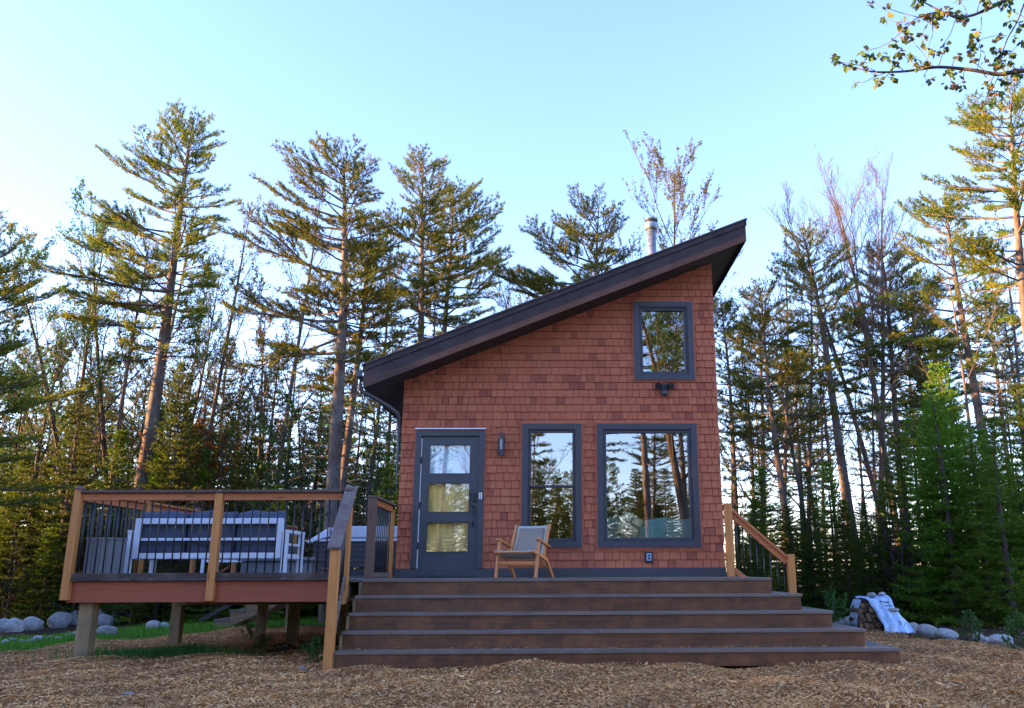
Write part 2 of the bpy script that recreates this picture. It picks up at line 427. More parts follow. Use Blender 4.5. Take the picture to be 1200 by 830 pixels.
# ------------------------------------------------------------------ CABIN
W = 4.89; HD = 9.0; SL = .4036
def soff(x): return 2.745 + .512*SL + SL*x        # underside of the roof at x on the wall
cabin = thing('cabin', 'small brown-red shingled cabin with steep single-slope roof and slate blue trim', 'cabin', (0,0,0))
OPEN = [(.27,1.205,0,2.125), (1.915,2.69,.495,2.235), (3.065,4.48,.495,2.235), (3.67,4.485,3.06,4.215)]
def wall_free(x0, x1):
    """z intervals (with slanted top flag) free of openings for a column"""
    iv = []; z = 0
    for a,b,c,d in sorted([o for o in OPEN if o[0] < (x0+x1)/2 < o[1]], key=lambda o: o[2]):
        if c > z: iv.append((z, c, False))
        z = d
    iv.append((z, None, True)); return iv
m = MB(); xs = sorted({0, W} | {o[0] for o in OPEN} | {o[1] for o in OPEN})
for x0, x1 in zip(xs[:-1], xs[1:]):
    for z0, z1, top in wall_free(x0, x1):
        if top: t0, t1 = soff(x0)+.1, soff(x1)+.1
        else: t0 = t1 = z1
        m.hexa([(x0,0,z0),(x1,0,z0),(x1,.15,z0),(x0,.15,z0),(x0,0,t0),(x1,0,t1),(x1,.15,t1),(x0,.15,t0)])
wall = m.build('wall', M['casing'], cabin)
# shingles of the front wall: one mesh of lapped shingles
m = MB(); EXP = .118; z = .135; row = 0
rr = random.Random(5)
holes = [(a-.06, b+.06, c-.06 if c > 0 else 0, d+.06) for a,b,c,d in OPEN]
def subtract(rects, h):
    out = []
    for x0,x1,z0,z1 in rects:
        if h[0] >= x1 or h[1] <= x0 or h[2] >= z1 or h[3] <= z0: out.append((x0,x1,z0,z1)); continue
        if h[2] > z0: out.append((x0,x1,z0,h[2]))
        if h[3] < z1: out.append((x0,x1,h[3],z1))
        a, b = max(z0,h[2]), min(z1,h[3])
        if h[0] > x0: out.append((x0,h[0],a,b))
        if h[1] < x1: out.append((h[1],x1,a,b))
    return out
while z < 5.1:
    x = -.012 - rr.random()*.1
    while x < W+.012:
        w = rr.choice((.085,.10,.115,.13,.155))*rr.uniform(.95,1.05)
        r = [(max(x,-.012), min(x+w, W+.012), z-rr.choice((0,0,.002,.004)), z+EXP+.012)]
        x += w
        for h in holes: r = subtract(r, h)
        jy = rr.uniform(0,.007)
        for x0,x1,z0,z1 in r:
            if x1-x0 < .012 or z1-z0 < .006: continue
            x0 += .0032; x1 -= .0032
            lim0, lim1 = soff(x0)+.08, soff(x1)+.08
            if z0 > min(lim0, lim1): continue
            ta, tb = min(z1, lim0), min(z1, lim1)
            full = z1-z0 > .09
            yf = -.028-jy; yt = -.008-jy if full else -.02-jy
            m.hexa([(x0,yf,z0),(x1,yf,z0),(x1,-.001,z0),(x0,-.001,z0),(x0,yt,ta),(x1,yt,tb),(x1,-.001,tb),(x0,-.001,ta)])
    z += EXP; row += 1
m.build('shingles', M['shingle'], cabin)
# side and rear walls, interior floor
m = MB()
m.hexa([(0,.15,-.02),(.12,.15,-.02),(.12,HD,-.02),(0,HD,-.02),(0,.15,soff(0)+.1),(.12,.15,soff(.12)+.1),(.12,HD,soff(.12)+.1),(0,HD,soff(0)+.1)])
m.hexa([(W-.12,.15,-.02),(W,.15,-.02),(W,HD,-.02),(W-.12,HD,-.02),(W-.12,.15,soff(W-.12)+.1),(W,.15,soff(W)+.1),(W,HD,soff(W)+.1),(W-.12,HD,soff(W-.12)+.1)])
bx = [(.12,.0,None),(.12,.0,None)]
def bwall(x0, x1, z0, z1=None):
    a, b = (soff(x0)+.1, soff(x1)+.1) if z1 is None else (z1, z1)
    m.hexa([(x0,HD-.15,z0),(x1,HD-.15,z0),(x1,HD,z0),(x0,HD,z0),(x0,HD-.15,a),(x1,HD-.15,b),(x1,HD,b),(x0,HD,a)])
BX0, BX1, BZ0, BZ1 = -9, -9, .3, 2.9
# a door-sized glazed opening in the back wall lines up with the front door's view
bwall(.12, .25, -.02, None); bwall(.25, 1.7, -.02, .12); bwall(.25, 1.7, 2.75, None); bwall(1.7, W-.12, -.02, None)
m.build('rear_wall', M['room'], cabin)
m = MB(); m.box(.12, W-.12, .15, HD-.15, -.1, 0.004); m.build('interior_floor', M['roomfloor'], cabin)
m = MB(); m.box(1.52, 1.6, .16, 5.5, .006, 3.2); m.build('partition_wall', M['room'], cabin)
bf = MB()
for k in range(26):
    z0 = .14 + k*.075
    bf.hexa([(.26,HD-.12,z0),(1.69,HD-.12,z0),(1.69,HD-.10,z0+.002),(.26,HD-.10,z0+.002),(.26,HD-.121,z0+.068),(1.69,HD-.121,z0+.068),(1.69,HD-.119,z0+.068),(.26,HD-.119,z0+.068)])
bf.build('glow_tinted_blind', M['glow_blind'], cabin)  # blind coloured amber to paint the glow seen through the door
# skirting at the base
m = MB(); m.box(-.02, W+.02, -.04, -.001, -.03, .135); m.build('base_trim', M['slate'], cabin, bevel=.004)
m = MB(); m.box(.30, 1.17, -.075, -.041, .004, .035); m.build('door_sill', M['slate_dark'], cabin, bevel=.003)

# roof: one sloping slab, fascia and soffit
XL, XR = -.512, 5.36; YF, YB = -.6, HD+.5; FH = .345
def zr(x): return 2.745 + (x-XL)*SL
def slab(x0, x1, y0, y1, d0, d1):
    return [(x0,y0,zr(x0)+d0),(x1,y0,zr(x1)+d0),(x1,y1,zr(x1)+d0),(x0,y1,zr(x0)+d0),(x0,y0,zr(x0)+d1),(x1,y0,zr(x1)+d1),(x1,y1,zr(x1)+d1),(x0,y1,zr(x0)+d1)]
roof = MB().hexa(slab(XL+.03, XR-.03, YF+.03, YB-.03, .03, FH-.02)).build('roof', M['soffit'], cabin)
for x0, x1, y0, y1 in ((XL+.025, XR-.025, YF, YF+.028), (XL+.025, XR-.025, YB-.028, YB), (XL, XL+.024, YF, YB), (XR-.024, XR, YF, YB)):
    MB().hexa(slab(x0, x1, y0, y1, 0, FH-.085)).build('fascia', M['fascia'], roof, bevel=.003)
    ex = .018
    MB().hexa(slab(x0-ex if x0 < 0 and x1 < 1 else x0, x1+ex if x0 > 4 else x1, y0-ex if y1 < 0 else y0, y1+ex if y0 > 5 else y1, FH-.083, FH)).build('rake_trim', M['fascia'], roof, bevel=.003)
MB().hexa(slab(XL-.03, XR+.03, YF-.035, YB+.03, FH+.003, FH+.016)).build('drip_edge', M['roofmetal'], roof)
m = MB()
for k in range(24):
    xx = XL-.02 + k*(XR-XL+.03)/24
    m.hexa(slab(xx, xx+(XR-XL+.03)/24-.004, YF-.04, YB+.035, FH+.018, FH+.026))
m.build('roof_shingles', M['roofmetal'], roof)
# gutter and downspout at the low eave
m = MB(); ge = XL-.02
m.box(ge-.10, ge, YF+.02, YB, 2.93, 2.936); m.box(ge-.10, ge-.095, YF+.02, YB, 2.936, 3.03); m.box(ge-.10, ge, YF+.015, YF+.02, 2.93, 3.03)
m.box(ge-.115, ge-.095, YF+.02, YB, 3.03, 3.04)
m.build('gutter', M['pipe'], roof, bevel=.002)
m = MB()
m.tube([(ge-.05,YF+.12,2.93),(ge-.05,YF+.12,2.80),(ge-.02,YF+.14,2.72),(ge+.12,YF+.25,2.66),(-.20,-.14,2.55),(-.09,-.05,2.47),(-.065,.03,2.36),(-.065,.05,2.2),(-.065,.05,1.2),(-.065,.05,-.6)], .035, 10)
m.build('downspout', M['pipe'], cabin, smooth=True)

# openings
def frame_boxes(m, x0, x1, z0, z1, w, y0, y1, bottom=True):
    m.box(x0, x0+w, y0, y1, z0, z1); m.box(x1-w, x1, y0, y1, z0, z1)
    m.box(x0+w, x1-w, y0, y1, z1-w, z1)
    if bottom: m.box(x0+w, x1-w, y0, y1, z0, z0+w)
def window(x0, x1, z0, z1, meeting=None):
    win = bpy.data.objects.new('window', None); COL.objects.link(win); win.parent = cabin
    # outer thin casing, broad trim, sash
    m = MB(); frame_boxes(m, x0, x1, z0, z1, .022, -.045, .0); m.build('casing', M['casing'], win, bevel=.002)
    a, b, c, d = x0+.022, x1-.022, z0+.022, z1-.022
    m = MB(); frame_boxes(m, a, b, c, d, .09, -.062, .02); m.build('trim', M['slate'], win, bevel=.004)
    a, b, c, d = a+.088, b-.088, c+.088, d-.088
    m = MB(); frame_boxes(m, a, b, c, d, .02, -.045, .10); m.build('frame', M['slate_dark'], win, bevel=.002)
    a, b, c, d = a+.02, b-.02, c+.02, d-.02
    panes = []
    if meeting is None:
        m = MB(); frame_boxes(m, a+.002, b-.002, c+.002, d-.002, .035, -.03, .05); m.build('sash', M['slate'], win, bevel=.003)
        panes = [(a+.033, b-.033, c+.033, d-.033, .01)]
    else:
        m = MB(); frame_boxes(m, a+.002, b-.002, meeting-.02, d-.002, .03, -.03, .02); m.build('sash', M['slate'], win, bevel=.003)
        m = MB(); frame_boxes(m, a+.002, b-.002, c+.002, meeting+.015, .03, .025, .07); m.build('sash', M['slate'], win, bevel=.003)
        panes = [(a+.03, b-.03, meeting+.008, d-.03, -.005), (a+.03, b-.03, c+.03, meeting-.012, .045)]
    for p in panes:
        m = MB(); m.add([(p[0],p[4],p[2]),(p[1],p[4],p[2]),(p[1],p[4],p[3]),(p[0],p[4],p[3])], [(0,1,2,3)])
        o = m.build('pane', M['glass'], win)
    return win
w1 = window(1.825, 2.782, .405, 2.326, 1.35); w2 = window(2.975, 4.568, .405, 2.326); w3 = window(3.578, 4.576, 2.968, 4.308)
w1['label'] = 'narrow double-hung window beside the teak chair'; w2['label'] = 'large square picture window'; w3['label'] = 'small upper window under the roof peak'
# door
door = bpy.data.objects.new('door', None); COL.objects.link(door); door.parent = cabin
m = MB(); m.box(.194,.212,-.045,0,.136,2.212); m.box(1.276,1.294,-.045,0,.136,2.212); m.box(.212,1.276,-.045,0,2.196,2.212); m.build('casing', M['casing'], door, bevel=.002)
m = MB(); m.box(.213,.30,-.06,.08,.136,2.195); m.box(1.19,1.275,-.06,.08,.136,2.195); m.box(.301,1.189,-.06,.08,2.11,2.195)
m.build('door_frame', M['slate'], door, bevel=.004)
m = MB(); m.box(.20,1.29,-.085,-.046,2.213,2.23); m.build('drip_cap', M['whitestrip'], door)
L3 = [(1.529,1.984),(.950,1.398),(.368,.814)]
m = MB(); x0, x1 = .322, 1.186; gx0, gx1 = .425, 1.06
m.box(x0, gx0, -.02, .025, .04, 2.105); m.box(gx1, x1, -.02, .025, .04, 2.105)
zz = [.04, .368, .814, .950, 1.398, 1.529, 1.984, 2.105]
for a, b in ((.04,.368),(.814,.950),(1.398,1.529),(1.984,2.105)): m.box(gx0, gx1, -.02, .025, a, b)
m.build('slab', M['door'], door)
m = MB()
for a, b in L3: frame_boxes(m, gx0, gx1, a, b, .012, -.026, -.0205)
m.build('glazing_bead', M['slate_dark'], door)
for q_, (a, b) in enumerate(L3):      # added sheets behind the door panes, painted as golden glow and reflected sky
    m = MB(); nn = 22
    for k in range(nn):
        za = a-.03+(b-a+.06)*k/nn; zb2 = a-.03+(b-a+.06)*(k+1)/nn
        m.add([(gx0-.01,.060,za),(gx1+.01,.060,za),(gx1+.01,.0575,(za+zb2)/2),(gx0-.01,.0575,(za+zb2)/2),(gx0-.01,.060,zb2),(gx1+.01,.060,zb2)], [(0,1,2,3),(3,2,5,4)])
    m.build('shade', M['sky_reflection'] if q_ == 0 else M['amber_glow'], door)
for a, b in L3:
    m = MB(); m.add([(gx0+.01,0.002,a+.01),(gx1-.01,0.002,a+.01),(gx1-.01,0.002,b-.01),(gx0+.01,0.002,b-.01)], [(0,1,2,3)]); m.build('pane', M['doorglass'], door)
m = MB(); m.box(.303,.315,-.03,-.012,.05,.42); m.box(.303,.315,-.03,-.012,.50,1.02); m.box(.303,.315,-.03,-.012,1.10,1.70); m.box(.303,.315,-.03,-.012,1.78,2.08)
m.build('weatherstrip', M['whitestrip'], door)
for z in (.46,1.06,1.74):
    m = MB(); m.cyl((.312,-.035,z-.05),(.312,-.035,z+.05),.012,8); m.build('hinge', M['black'], door)
m = MB(); m.box(1.085,1.155,-.055,-.02,1.12,1.25); m.box(1.098,1.142,-.06,-.055,1.14,1.23); m.build('keypad', M['black'], door, bevel=.006)
m = MB(); m.tube([(1.12,-.02,1.0),(1.12,-.075,.99),(1.125,-.085,.93),(1.125,-.085,.82),(1.12,-.07,.76),(1.12,-.02,.75)], .012, 8); m.box(1.10,1.14,-.03,-.02,.96,1.06); m.tube([(1.12,-.02,1.04),(1.12,-.07,1.04),(1.09,-.075,1.05)], .008, 6)
m.build('handle', M['black'], door, smooth=False)
# stove pipe
m = MB(); cx_, cy_ = 4.17, 2.0; zb = zr(cx_)+FH-.1
cz_ = 6.60
chim = MB().tube([(cx_,cy_,zb),(cx_,cy_,cz_-.22)], .088, 20).build('stove_pipe', M['galv'], cabin, smooth=True)
MB().tube([(cx_,cy_,cz_-.22),(cx_,cy_,cz_-.19),(cx_,cy_,cz_-.1),(cx_,cy_,cz_-.099)], [.115,.125,.125,.07], 20).build('pipe_collar', M['galv'], chim, smooth=False)
MB().tube([(cx_,cy_,cz_-.10),(cx_,cy_,cz_-.05),(cx_,cy_,cz_-.02),(cx_,cy_,cz_)], [.085,.13,.13,.03], 20).build('pipe_cap', M['pipe'], chim, smooth=False)
MB().tube([(cx_,cy_,zb+.05),(cx_,cy_,zb+.22)], [.22,.11], 20).build('flashing', M['roofmetal'], chim, smooth=False)

# fixtures on the wall
lt = thing('wall_lantern', 'dark cylindrical wall lantern between the door and the narrow window', 'wall lantern', (1.53,-.03,1.97))
m = MB(); m.box(-.05,.05,-.03,.004,-.11,.10); m.build('back_plate', M['black'], lt, bevel=.005)
m = MB(); m.cyl((0,-.085,.08),(0,-.085,.175),.044,14); m.cyl((0,-.085,-.17),(0,-.085,-.08),.044,14); m.box(-.015,.015,-.06,-.03,.10,.13)
for a in range(4): m.box(.04*math.cos(a*PI/2+.78)-.004,.04*math.cos(a*PI/2+.78)+.004,-.085+.04*math.sin(a*PI/2+.78)-.004,-.085+.04*math.sin(a*PI/2+.78)+.004,-.08,.08)
m.build('housing', M['black'], lt)
MB().cyl((0,-.085,-.079),(0,-.085,.079),.035,14).build('shade', m_plain('smoked_glass', (.22,.25,.3), .2), lt, smooth=False)
fl = thing('floodlight', 'black twin floodlight with motion sensor under the upper window', 'floodlight', (4.06,-.03,2.84))
m = MB(); m.cyl((0,0,.03),(0,-.05,.03),.07,14); m.build('base', M['black'], fl)
for s_ in (-1, 1):
    m = MB(); m.tube([(s_*.03,-.04,.04),(s_*.08,-.08,.055)], .012, 8); m.tube([(s_*.07,-.06,.06),(s_*.10,-.14,.03)], [.035,.055], 14); m.build('lamp_head', M['black'], fl)
m = MB(); m.tube([(0,-.03,-.02),(0,-.06,-.05),(0,-.08,-.09),(0,-.08,-.115)], [.03,.06,.055,.02], 14); m.build('sensor', M['pipe'], fl, smooth=True)
ob = thing('outlet_box', 'weatherproof outlet box on the wall below the large window', 'outlet', (3.757,-.03,.287))
m = MB(); m.box(-.062,.062,-.02,.004,-.085,.085); m.build('back_box', M['black'], ob, bevel=.006)
m = MB(); m.box(-.036,.036,-.04,-.021,-.055,.055); m.build('cover', m_plain('pale_blue_plastic', (.25,.36,.5), .35), ob, bevel=.006)
m = MB(); m.box(-.018,.018,-.045,-.041,.008,.035); m.box(-.018,.018,-.045,-.041,-.035,-.008); m.build('socket', M['black'], ob)
db = thing('doorbell', 'small white doorbell on the door frame beside the keypad', 'doorbell', (1.228,-.062,1.192))
m = MB(); m.box(-.024,.024,-.018,0,-.045,.05); m.build('body', M['whitestrip'], db, bevel=.004)
m = MB(); m.cyl((0,-.018,-.018),(0,-.022,-.018),.012,12); m.box(-.012,.012,-.021,-.018,.012,.032); m.build('button', M['tubside'], db)

# ------------------------------------------------------------------ PORCH STEPS
TR, RS = .28, .1905; SX0, SX1 = -.05, 5.10; YP = -2.0; YBK = -.72
porch = thing('porch', 'brown plank porch with five wide steps below the cabin door', 'porch', (0,0,0))
m = MB(); nb = 14
for k in range(nb):     # porch boards parallel to the wall
    y0 = YP-.02 + k*((-.045-YP+.02)/nb); y1 = y0 + (-.045-YP+.02)/nb - .006
    m.box(SX0, SX1 if y0 > -5 else SX1, y0, y1, -.035, -.0)
m.build('porch_floor', M['tread'], porch, bevel=.003)

for k in range(5):
    zt = -k*RS; yf = YP - k*TR; xr = SX1 + k*TR
    if k > 0:
        m = MB(); w2_ = (TR+.02)/2
        for q in range(2):
            cut = SX0 + (2.9 + .9*math.sin(k*2.1+q))      # a joint in the boards
            m.box(SX0-.02, cut-.002, yf-.02+q*w2_, yf-.02+(q+1)*w2_-.006, zt-.035, zt)
            m.box(cut+.002, xr+.02 - (0 if q == 0 else w2_), yf-.02+q*w2_, yf-.02+(q+1)*w2_-.006, zt-.035, zt)
        m.build('tread', M['tread'], porch, bevel=.003)
        m = MB()
        for q in range(2):
            xa = xr + .02 - (q+1)*w2_ + .006; y0 = yf-.02+w2_*(q+1) if q == 0 else yf-.02+w2_*2
            y0 = yf-.02 + w2_*(1 if q == 0 else 2)
            m.box(xa, xr+.02-q*w2_, y0, YBK, zt-.036, zt-.001)
        m.build('side_tread', M['tread_y'], porch, bevel=.003)
    m = MB(); cut = SX0 + 3.6 + 1.2*math.sin(k*1.7)
    zb_ = zt-RS+.0 if k < 4 else zt-RS+.012
    m.box(SX0, cut-.0015, yf, yf+.03, zb_, zt-.036); m.box(cut+.0015, xr, yf, yf+.03, zb_, zt-.036)
    m.build('riser', M['riser'], porch, bevel=.002)
    m = MB(); m.box(xr-.03, xr-.001, yf+.031, YBK if k else -.02, zb_, zt-.037); m.build('side_riser', M['riser_y'], porch)
for x in (5.95,5.1,2.2,.6):
    m = MB(); m.box(x, x+.14, -3.06, -2.2, -1.05, -.96); m.build('footing', M['post_old'], porch)
m = MB()
for x in (SX0+.03,):
    for k in range(5):
        yf = YP - k*TR
        m.box(x-.075, x-.035, yf+.01, YP+.02 if k else -.1, -(k+1)*RS+.003, -k*RS-.037)
m.build('stair_stringer', M['post_old'], porch)

# ------------------------------------------------------------------ DECK
DX0, DX1, DY0, DY1 = -3.66, -.09, -2.0, 9.2
deck = thing('deck', 'raised timber deck with barn red fascia on square posts left of the cabin', 'deck', (0,0,0))
m = MB(); nb = 26
for k in range(nb):
    x0 = DX0 + k*(DX1-DX0)/nb; m.box(x0, x0+(DX1-DX0)/nb-.006, DY0+.03, DY1, -.035, -.002)
m.build('deck_floor', M['deckboard'], deck)
m = MB(); m.box(DX0-.02, -1.925, DY0-.03, DY0+.008, -.265, -.012); m.build('fascia_board', M['redfascia'], deck, bevel=.003)
m = MB(); m.box(-1.925+.003, DX1-.24, DY0-.03, DY0+.008, -.268, -.012); m.build('fascia_board', M['redfascia'], deck, bevel=.003)
m = MB(); m.box(DX0-.02, DX0+.015, DY0+.01, DY1, -.265, -.036); m.build('side_fascia', M['redfascia'], deck, bevel=.003)
m = MB()
for k in range(8): m.box(DX0+.03+k*.48, DX0+.07+k*.48, DY0+.02, DY1-.05, -.22, -.037)
m.build('joists', M['post_old'], deck)
for y in (-1.80, .9, 3.6, 6.6):
    m = MB(); m.box(DX0+.05, DX1-.1, y-.05, y+.05, -.40 if y > -1 else -.268, -.222); m.build('beam', M['post_old'], deck)
for x, y in ((-3.47,-1.85), (-3.52,.9), (-1.72,.9), (-2.9,3.0), (-.55,.9), (-3.45,6.5), (-1.6,3.6), (-.5,3.6)):
    w = .085 if y < -1 else .075
    m = MB(); m.box(x-w, x+w, y-w, y+w, G(x,y)-.2, -.268 if y<-1 else -.401)
    o = m.build('support_post', M['post_old'], deck, bevel=.006)
# back stair seen under the deck
bs = thing('back_stair', 'open timber stair descending left from the far end of the deck', 'stair', (0,0,0))
gx = G(-7.0, 8)
sx0 = -3.72; n_ = 6; run = .33; rise = (-gx)/n_ 
for y in (7.3, 8.5):
    m = MB(); prof = [(sx0, -.003)]
    for k in range(n_):
        prof += [(sx0-k*run, -k*rise-.003 if k == 0 else -k*rise), (sx0-k*run-(0 if k == 0 else 0), -(k+1)*rise)]
    # stringer as saw-tooth polygon
    top = []
    for k in range(n_): top += [(sx0-k*run, -(k+1)*rise+.0), (sx0-(k+1)*run, -(k+1)*rise+.0)]
    poly = top + [(sx0-n_*run, gx-.05), (sx0-(n_-1)*run+.08, gx-.05), (sx0, -rise-.33)]
    nn = len(poly)
    v = [(x, y, z) for x, z in poly] + [(x, y+.045, z) for x, z in poly]
    f = [tuple(range(nn)), tuple(range(2*nn-1, nn-1, -1))] + [(i, (i+1)%nn, nn+(i+1)%nn, nn+i)[::-1] for i in range(nn)]
    m.add(v, f); m.build('stringer', M['stringer'], bs)
for k in range(n_-1):
    m = MB(); m.box(sx0-(k+1)*run-.02, sx0-k*run, 7.28, 8.56, -(k+1)*rise+.002, -(k+1)*rise+.04); m.build('tread', M['galv'] if False else M['tread_y'], bs)
m = MB(); m.bar((sx0-.1,7.26,-.05+.12),(sx0-n_*run,7.26,gx+.2),.035,.09); m.build('bottom_rail', M['black'], bs)
m = MB(); m.bar((sx0-.1,7.26,1.0),(sx0-n_*run,7.26,gx+1.05),.09,.04); m.build('handrail', M['cedar_x'], bs)
for k in range(12):
    t_ = (k+.5)/12; xx = sx0-.1+(-n_*run+.1)*t_
    m = MB(); m.cyl((xx,7.26,.07+(gx+.13)*t_),(xx,7.26,1.0+(gx+.05)*t_),.008,6); m.build('baluster', M['black'], bs)

def railing(root, a, b, za, zb, nbal, capmat, railmat, h=1.07, axis='x', bot=.05, capw=.14, botmat=None, sub_y=0):
    """rail bay from a to b (xy), with floor heights za, zb"""
    a = Vector((a[0], a[1], 0)); b = Vector((b[0], b[1], 0)); up = Vector((0,0,1))
    A = a+up*za; B = b+up*zb
    m = MB(); m.bar(A+up*(h+.018), B+up*(h+.018), capw, .036); m.build('cap_rail', capmat, root, bevel=.004)
    m = MB(); m.bar(A+up*(h-.048), B+up*(h-.048), .038, .088); m.build('top_rail', railmat, root, bevel=.003)
    m = MB(); m.bar(A+up*bot, B+up*bot, .038, .07); m.build('bottom_rail', botmat or railmat, root, bevel=.003)
    for k in range(nbal):
        t_ = (k+.5)/nbal; p = A.lerp(B, t_)
        m = MB(); m.cyl(tuple(p+up*(bot+.036)), tuple(p+up*(h-.093)), .0095, 8); m.build('baluster', M['black'], root, smooth=True)
def post(root, x, y, z0, z1, w=.045, mat=None, cap=True):
    m = MB(); m.box(x-w, x+w, y-w, y+w, z0, z1); m.build('post', mat or M['cedar'], root, bevel=.006)
    if cap:
        m = MB(); m.tube([(x,y,z1+.001),(x,y,z1+.012),(x,y,z1+.035),(x,y,z1+.045)], [w*1.35,w*1.4,w*1.0,w*.3], 12); m.build('post_cap', M['grey_x'], root, smooth=False)
fr = thing('deck_railing', 'cedar and black baluster railing along the front of the raised deck', 'railing', (0,DY0,0))
fr.location = (0,0,0)
yq = DY0-.06
post(fr, DX0-.01, yq, -.235, 1.115, .048); post(fr, -1.90, yq, -.25, 1.068, .048)
# corner cap on mid post
railing(fr, (DX0+.035,yq), (-1.948,yq), 0, 0, 16, M['grey_x'], M['cedar_x'], botmat=M['deckedge'])
railing(fr, (-1.852,yq), (-.35,yq), 0, 0, 14, M['grey_x'], M['cedar_x'], botmat=M['deckedge'])
m = MB(); m.box(DX0+.04, -.32, yq-.035, DY0+.05, -.009, .012); m.build('edge_board', M['deckedge'], fr, bevel=.004)
sr = thing('deck_railing', 'long cedar railing running back along the left side of the deck', 'railing')
ys = [DY0-.06, -.25, 1.6, 3.45, 5.3, 7.15]
for y in ys[1:]: post(sr, DX0-.01, y, -.2, 1.105)
for y0, y1 in zip(ys[:-1], ys[1:]):
    railing(sr, (DX0-.01,y0+.05), (DX0-.01,y1-.05), 0, 0, 16, M['cedar_y'], M['cedar_y'], botmat=M['cedar_y'])
# stair railing (descends towards the viewer on the left of the steps)
st = thing('stair_railing', 'railing with weathered grey cap descending the left side of the porch steps', 'railing')
TX = -.27; BXp = -.13
post(st, TX, -2.05, -.3, 1.09, .048); post(st, BXp, -3.12, -.98, .335, .05, cap=False)
A_ = Vector((TX+.01,-1.98,1.145)); B_ = Vector((BXp-.0,-3.20,.345))
m = MB(); m.bar(A_, B_, .15, .038); m.build('cap_rail', M['grey_y'], st, bevel=.004)
up = Vector((0,0,1))
m = MB(); m.bar(Vector((TX,-2.10,1.0)), Vector((BXp,-3.07,.33)), .038, .085); m.build('top_rail', M['cedar_y'], st, bevel=.003)
m = MB(); m.bar(Vector((TX,-2.10,-.0)), Vector((BXp,-3.07,-.70)), .05, .12); m.build('bottom_rail', M['grey_y'], st, bevel=.003)
for k in range(10):
    t_ = (k+.6)/10.2; x = TX+(BXp-TX)*t_; y = -2.10-.97*t_
    m = MB(); m.cyl((x,y,-.70*t_+.05), (x,y,1.0-.67*t_-.04), .0095, 8); m.build('baluster', M['black'], st, smooth=True)
# short railing by the cabin corner
sg = thing('porch_railing', 'short dark-post railing between the porch and the cabin corner', 'railing')
post(sg, -.17, -1.08, 0.002, 1.08, .055, mat=m_wood('stained_post', (.14,.08,.055), 'z', .7, .3), cap=False); post(sg, -.10, -.02, 0.002, 1.0, .042, cap=False)
m = MB(); m.bar((-.17,-1.14,1.10),(-.10,.04,1.06), .13, .034); m.build('cap_rail', M['grey_y'], sg, bevel=.004)
m = MB(); m.bar((-.165,-1.02,1.035),(-.102,-.06,1.0), .036, .08); m.build('top_rail', M['cedar_y'], sg, bevel=.003)
m = MB(); m.bar((-.165,-1.02,.05),(-.102,-.06,.05), .036, .06); m.build('bottom_rail', M['grey_y'], sg, bevel=.003)
for k in range(10):
    t_ = (k+.5)/10; m = MB(); m.cyl((-.165+.063*t_,-1.02+.96*t_,.08),(-.165+.063*t_,-1.02+.96*t_,1.0),.0095,8); m.build('baluster', M['black'], sg, smooth=True)
# right stair railing
rt = thing('stair_railing', 'cedar railing descending the right side steps beside the cabin corner', 'railing')
post(rt, 4.86, -.64, .002, 1.03, .05, cap=False); post(rt, 5.72, -.64, -.56, .31, .052, cap=False)
m = MB(); m.bar((4.915,-.64,.93),(5.665,-.64,.27), .11, .034); m.build('cap_rail', M['cedar_x'], rt, bevel=.003)
m = MB(); m.bar((4.915,-.64,.86),(5.665,-.64,.20), .038, .085); m.build('top_rail', M['cedar_x'], rt, bevel=.003)
m = MB(); m.bar((4.915,-.64,.09),(5.665,-.64,-.50), .038, .07); m.build('bottom_rail', M['cedar_x'], rt, bevel=.003)
for k in range(8):
    t_ = (k+.5)/8; m = MB(); m.cyl((4.915+.75*t_,-.64,.12-.59*t_),(4.915+.75*t_,-.64,.82-.66*t_),.0095,8); m.build('baluster', M['black'], rt, smooth=True)

# ------------------------------------------------------------------ TEAK CHAIR
ch = thing('lounge_chair', 'low teak armchair with grey woven seat on the porch beside the door', 'chair', (1.93,-.95,0), rad(-20))
# local: x right, y back, front faces -y
hw = .29
for s_ in (-1, 1):
    x = s_*hw
    m = MB(); m.bar((x,-.30,0.0),(x,-.18,.50),.034,.05,up=(0,1,0)); m.build('front_leg', M['teak'], ch, bevel=.006)
    m = MB(); m.bar((x,.36,0.0),(x,.10,.25),.034,.05,up=(0,1,0)); m.bar((x,.12,.24),(x,-.34,.345),.030,.045); m.build('rear_leg', M['teak'], ch, bevel=.006)
    m = MB(); m.bar((x-s_*.036,.05,.20),(x-s_*.036,.32,.73),.034,.042,up=(0,1,0)); m.build('back_post', M['teak'], ch, bevel=.006)
    m = MB(); m.bar((x,-.25,.515),(x,.22,.42),.055,.026); m.build('armrest', M['teak'], ch, bevel=.006)
m = MB(); m.bar((-hw,-.245,.20),(hw,-.245,.20),.028,.045); m.build('front_stretcher', M['teak'], ch, bevel=.004)
m = MB(); m.bar((-hw,.22,.15),(hw,.22,.15),.028,.03); m.build('rear_stretcher', M['teak'], ch, bevel=.004)
m = MB(); m.bar((-hw,-.34,.345),(hw,-.34,.345),.03,.03); m.build('seat_rail', M['teak'], ch, bevel=.004)
def weave():
    t = NT('woven_cord'); w = t.n('TexWave', wave_type='BANDS', bands_direction='Z'); w.inputs['Scale'].default_value = 30
    w2 = t.n('TexWave', wave_type='BANDS', bands_direction='X'); w2.inputs['Scale'].default_value = 30
    f = t.math('MULTIPLY', w.outputs['Fac'], w2.outputs['Fac'])
    c = t.ramp(f, [(0, (.20,.175,.14)), (1, (.42,.37,.30))]); t.bsdf(c, .85, f, .6, .004); return t.m
M['weave'] = weave()
M['weave2'] = m_plain('grey_green_webbing', (.42,.43,.36), .8, .2, 40, .6)
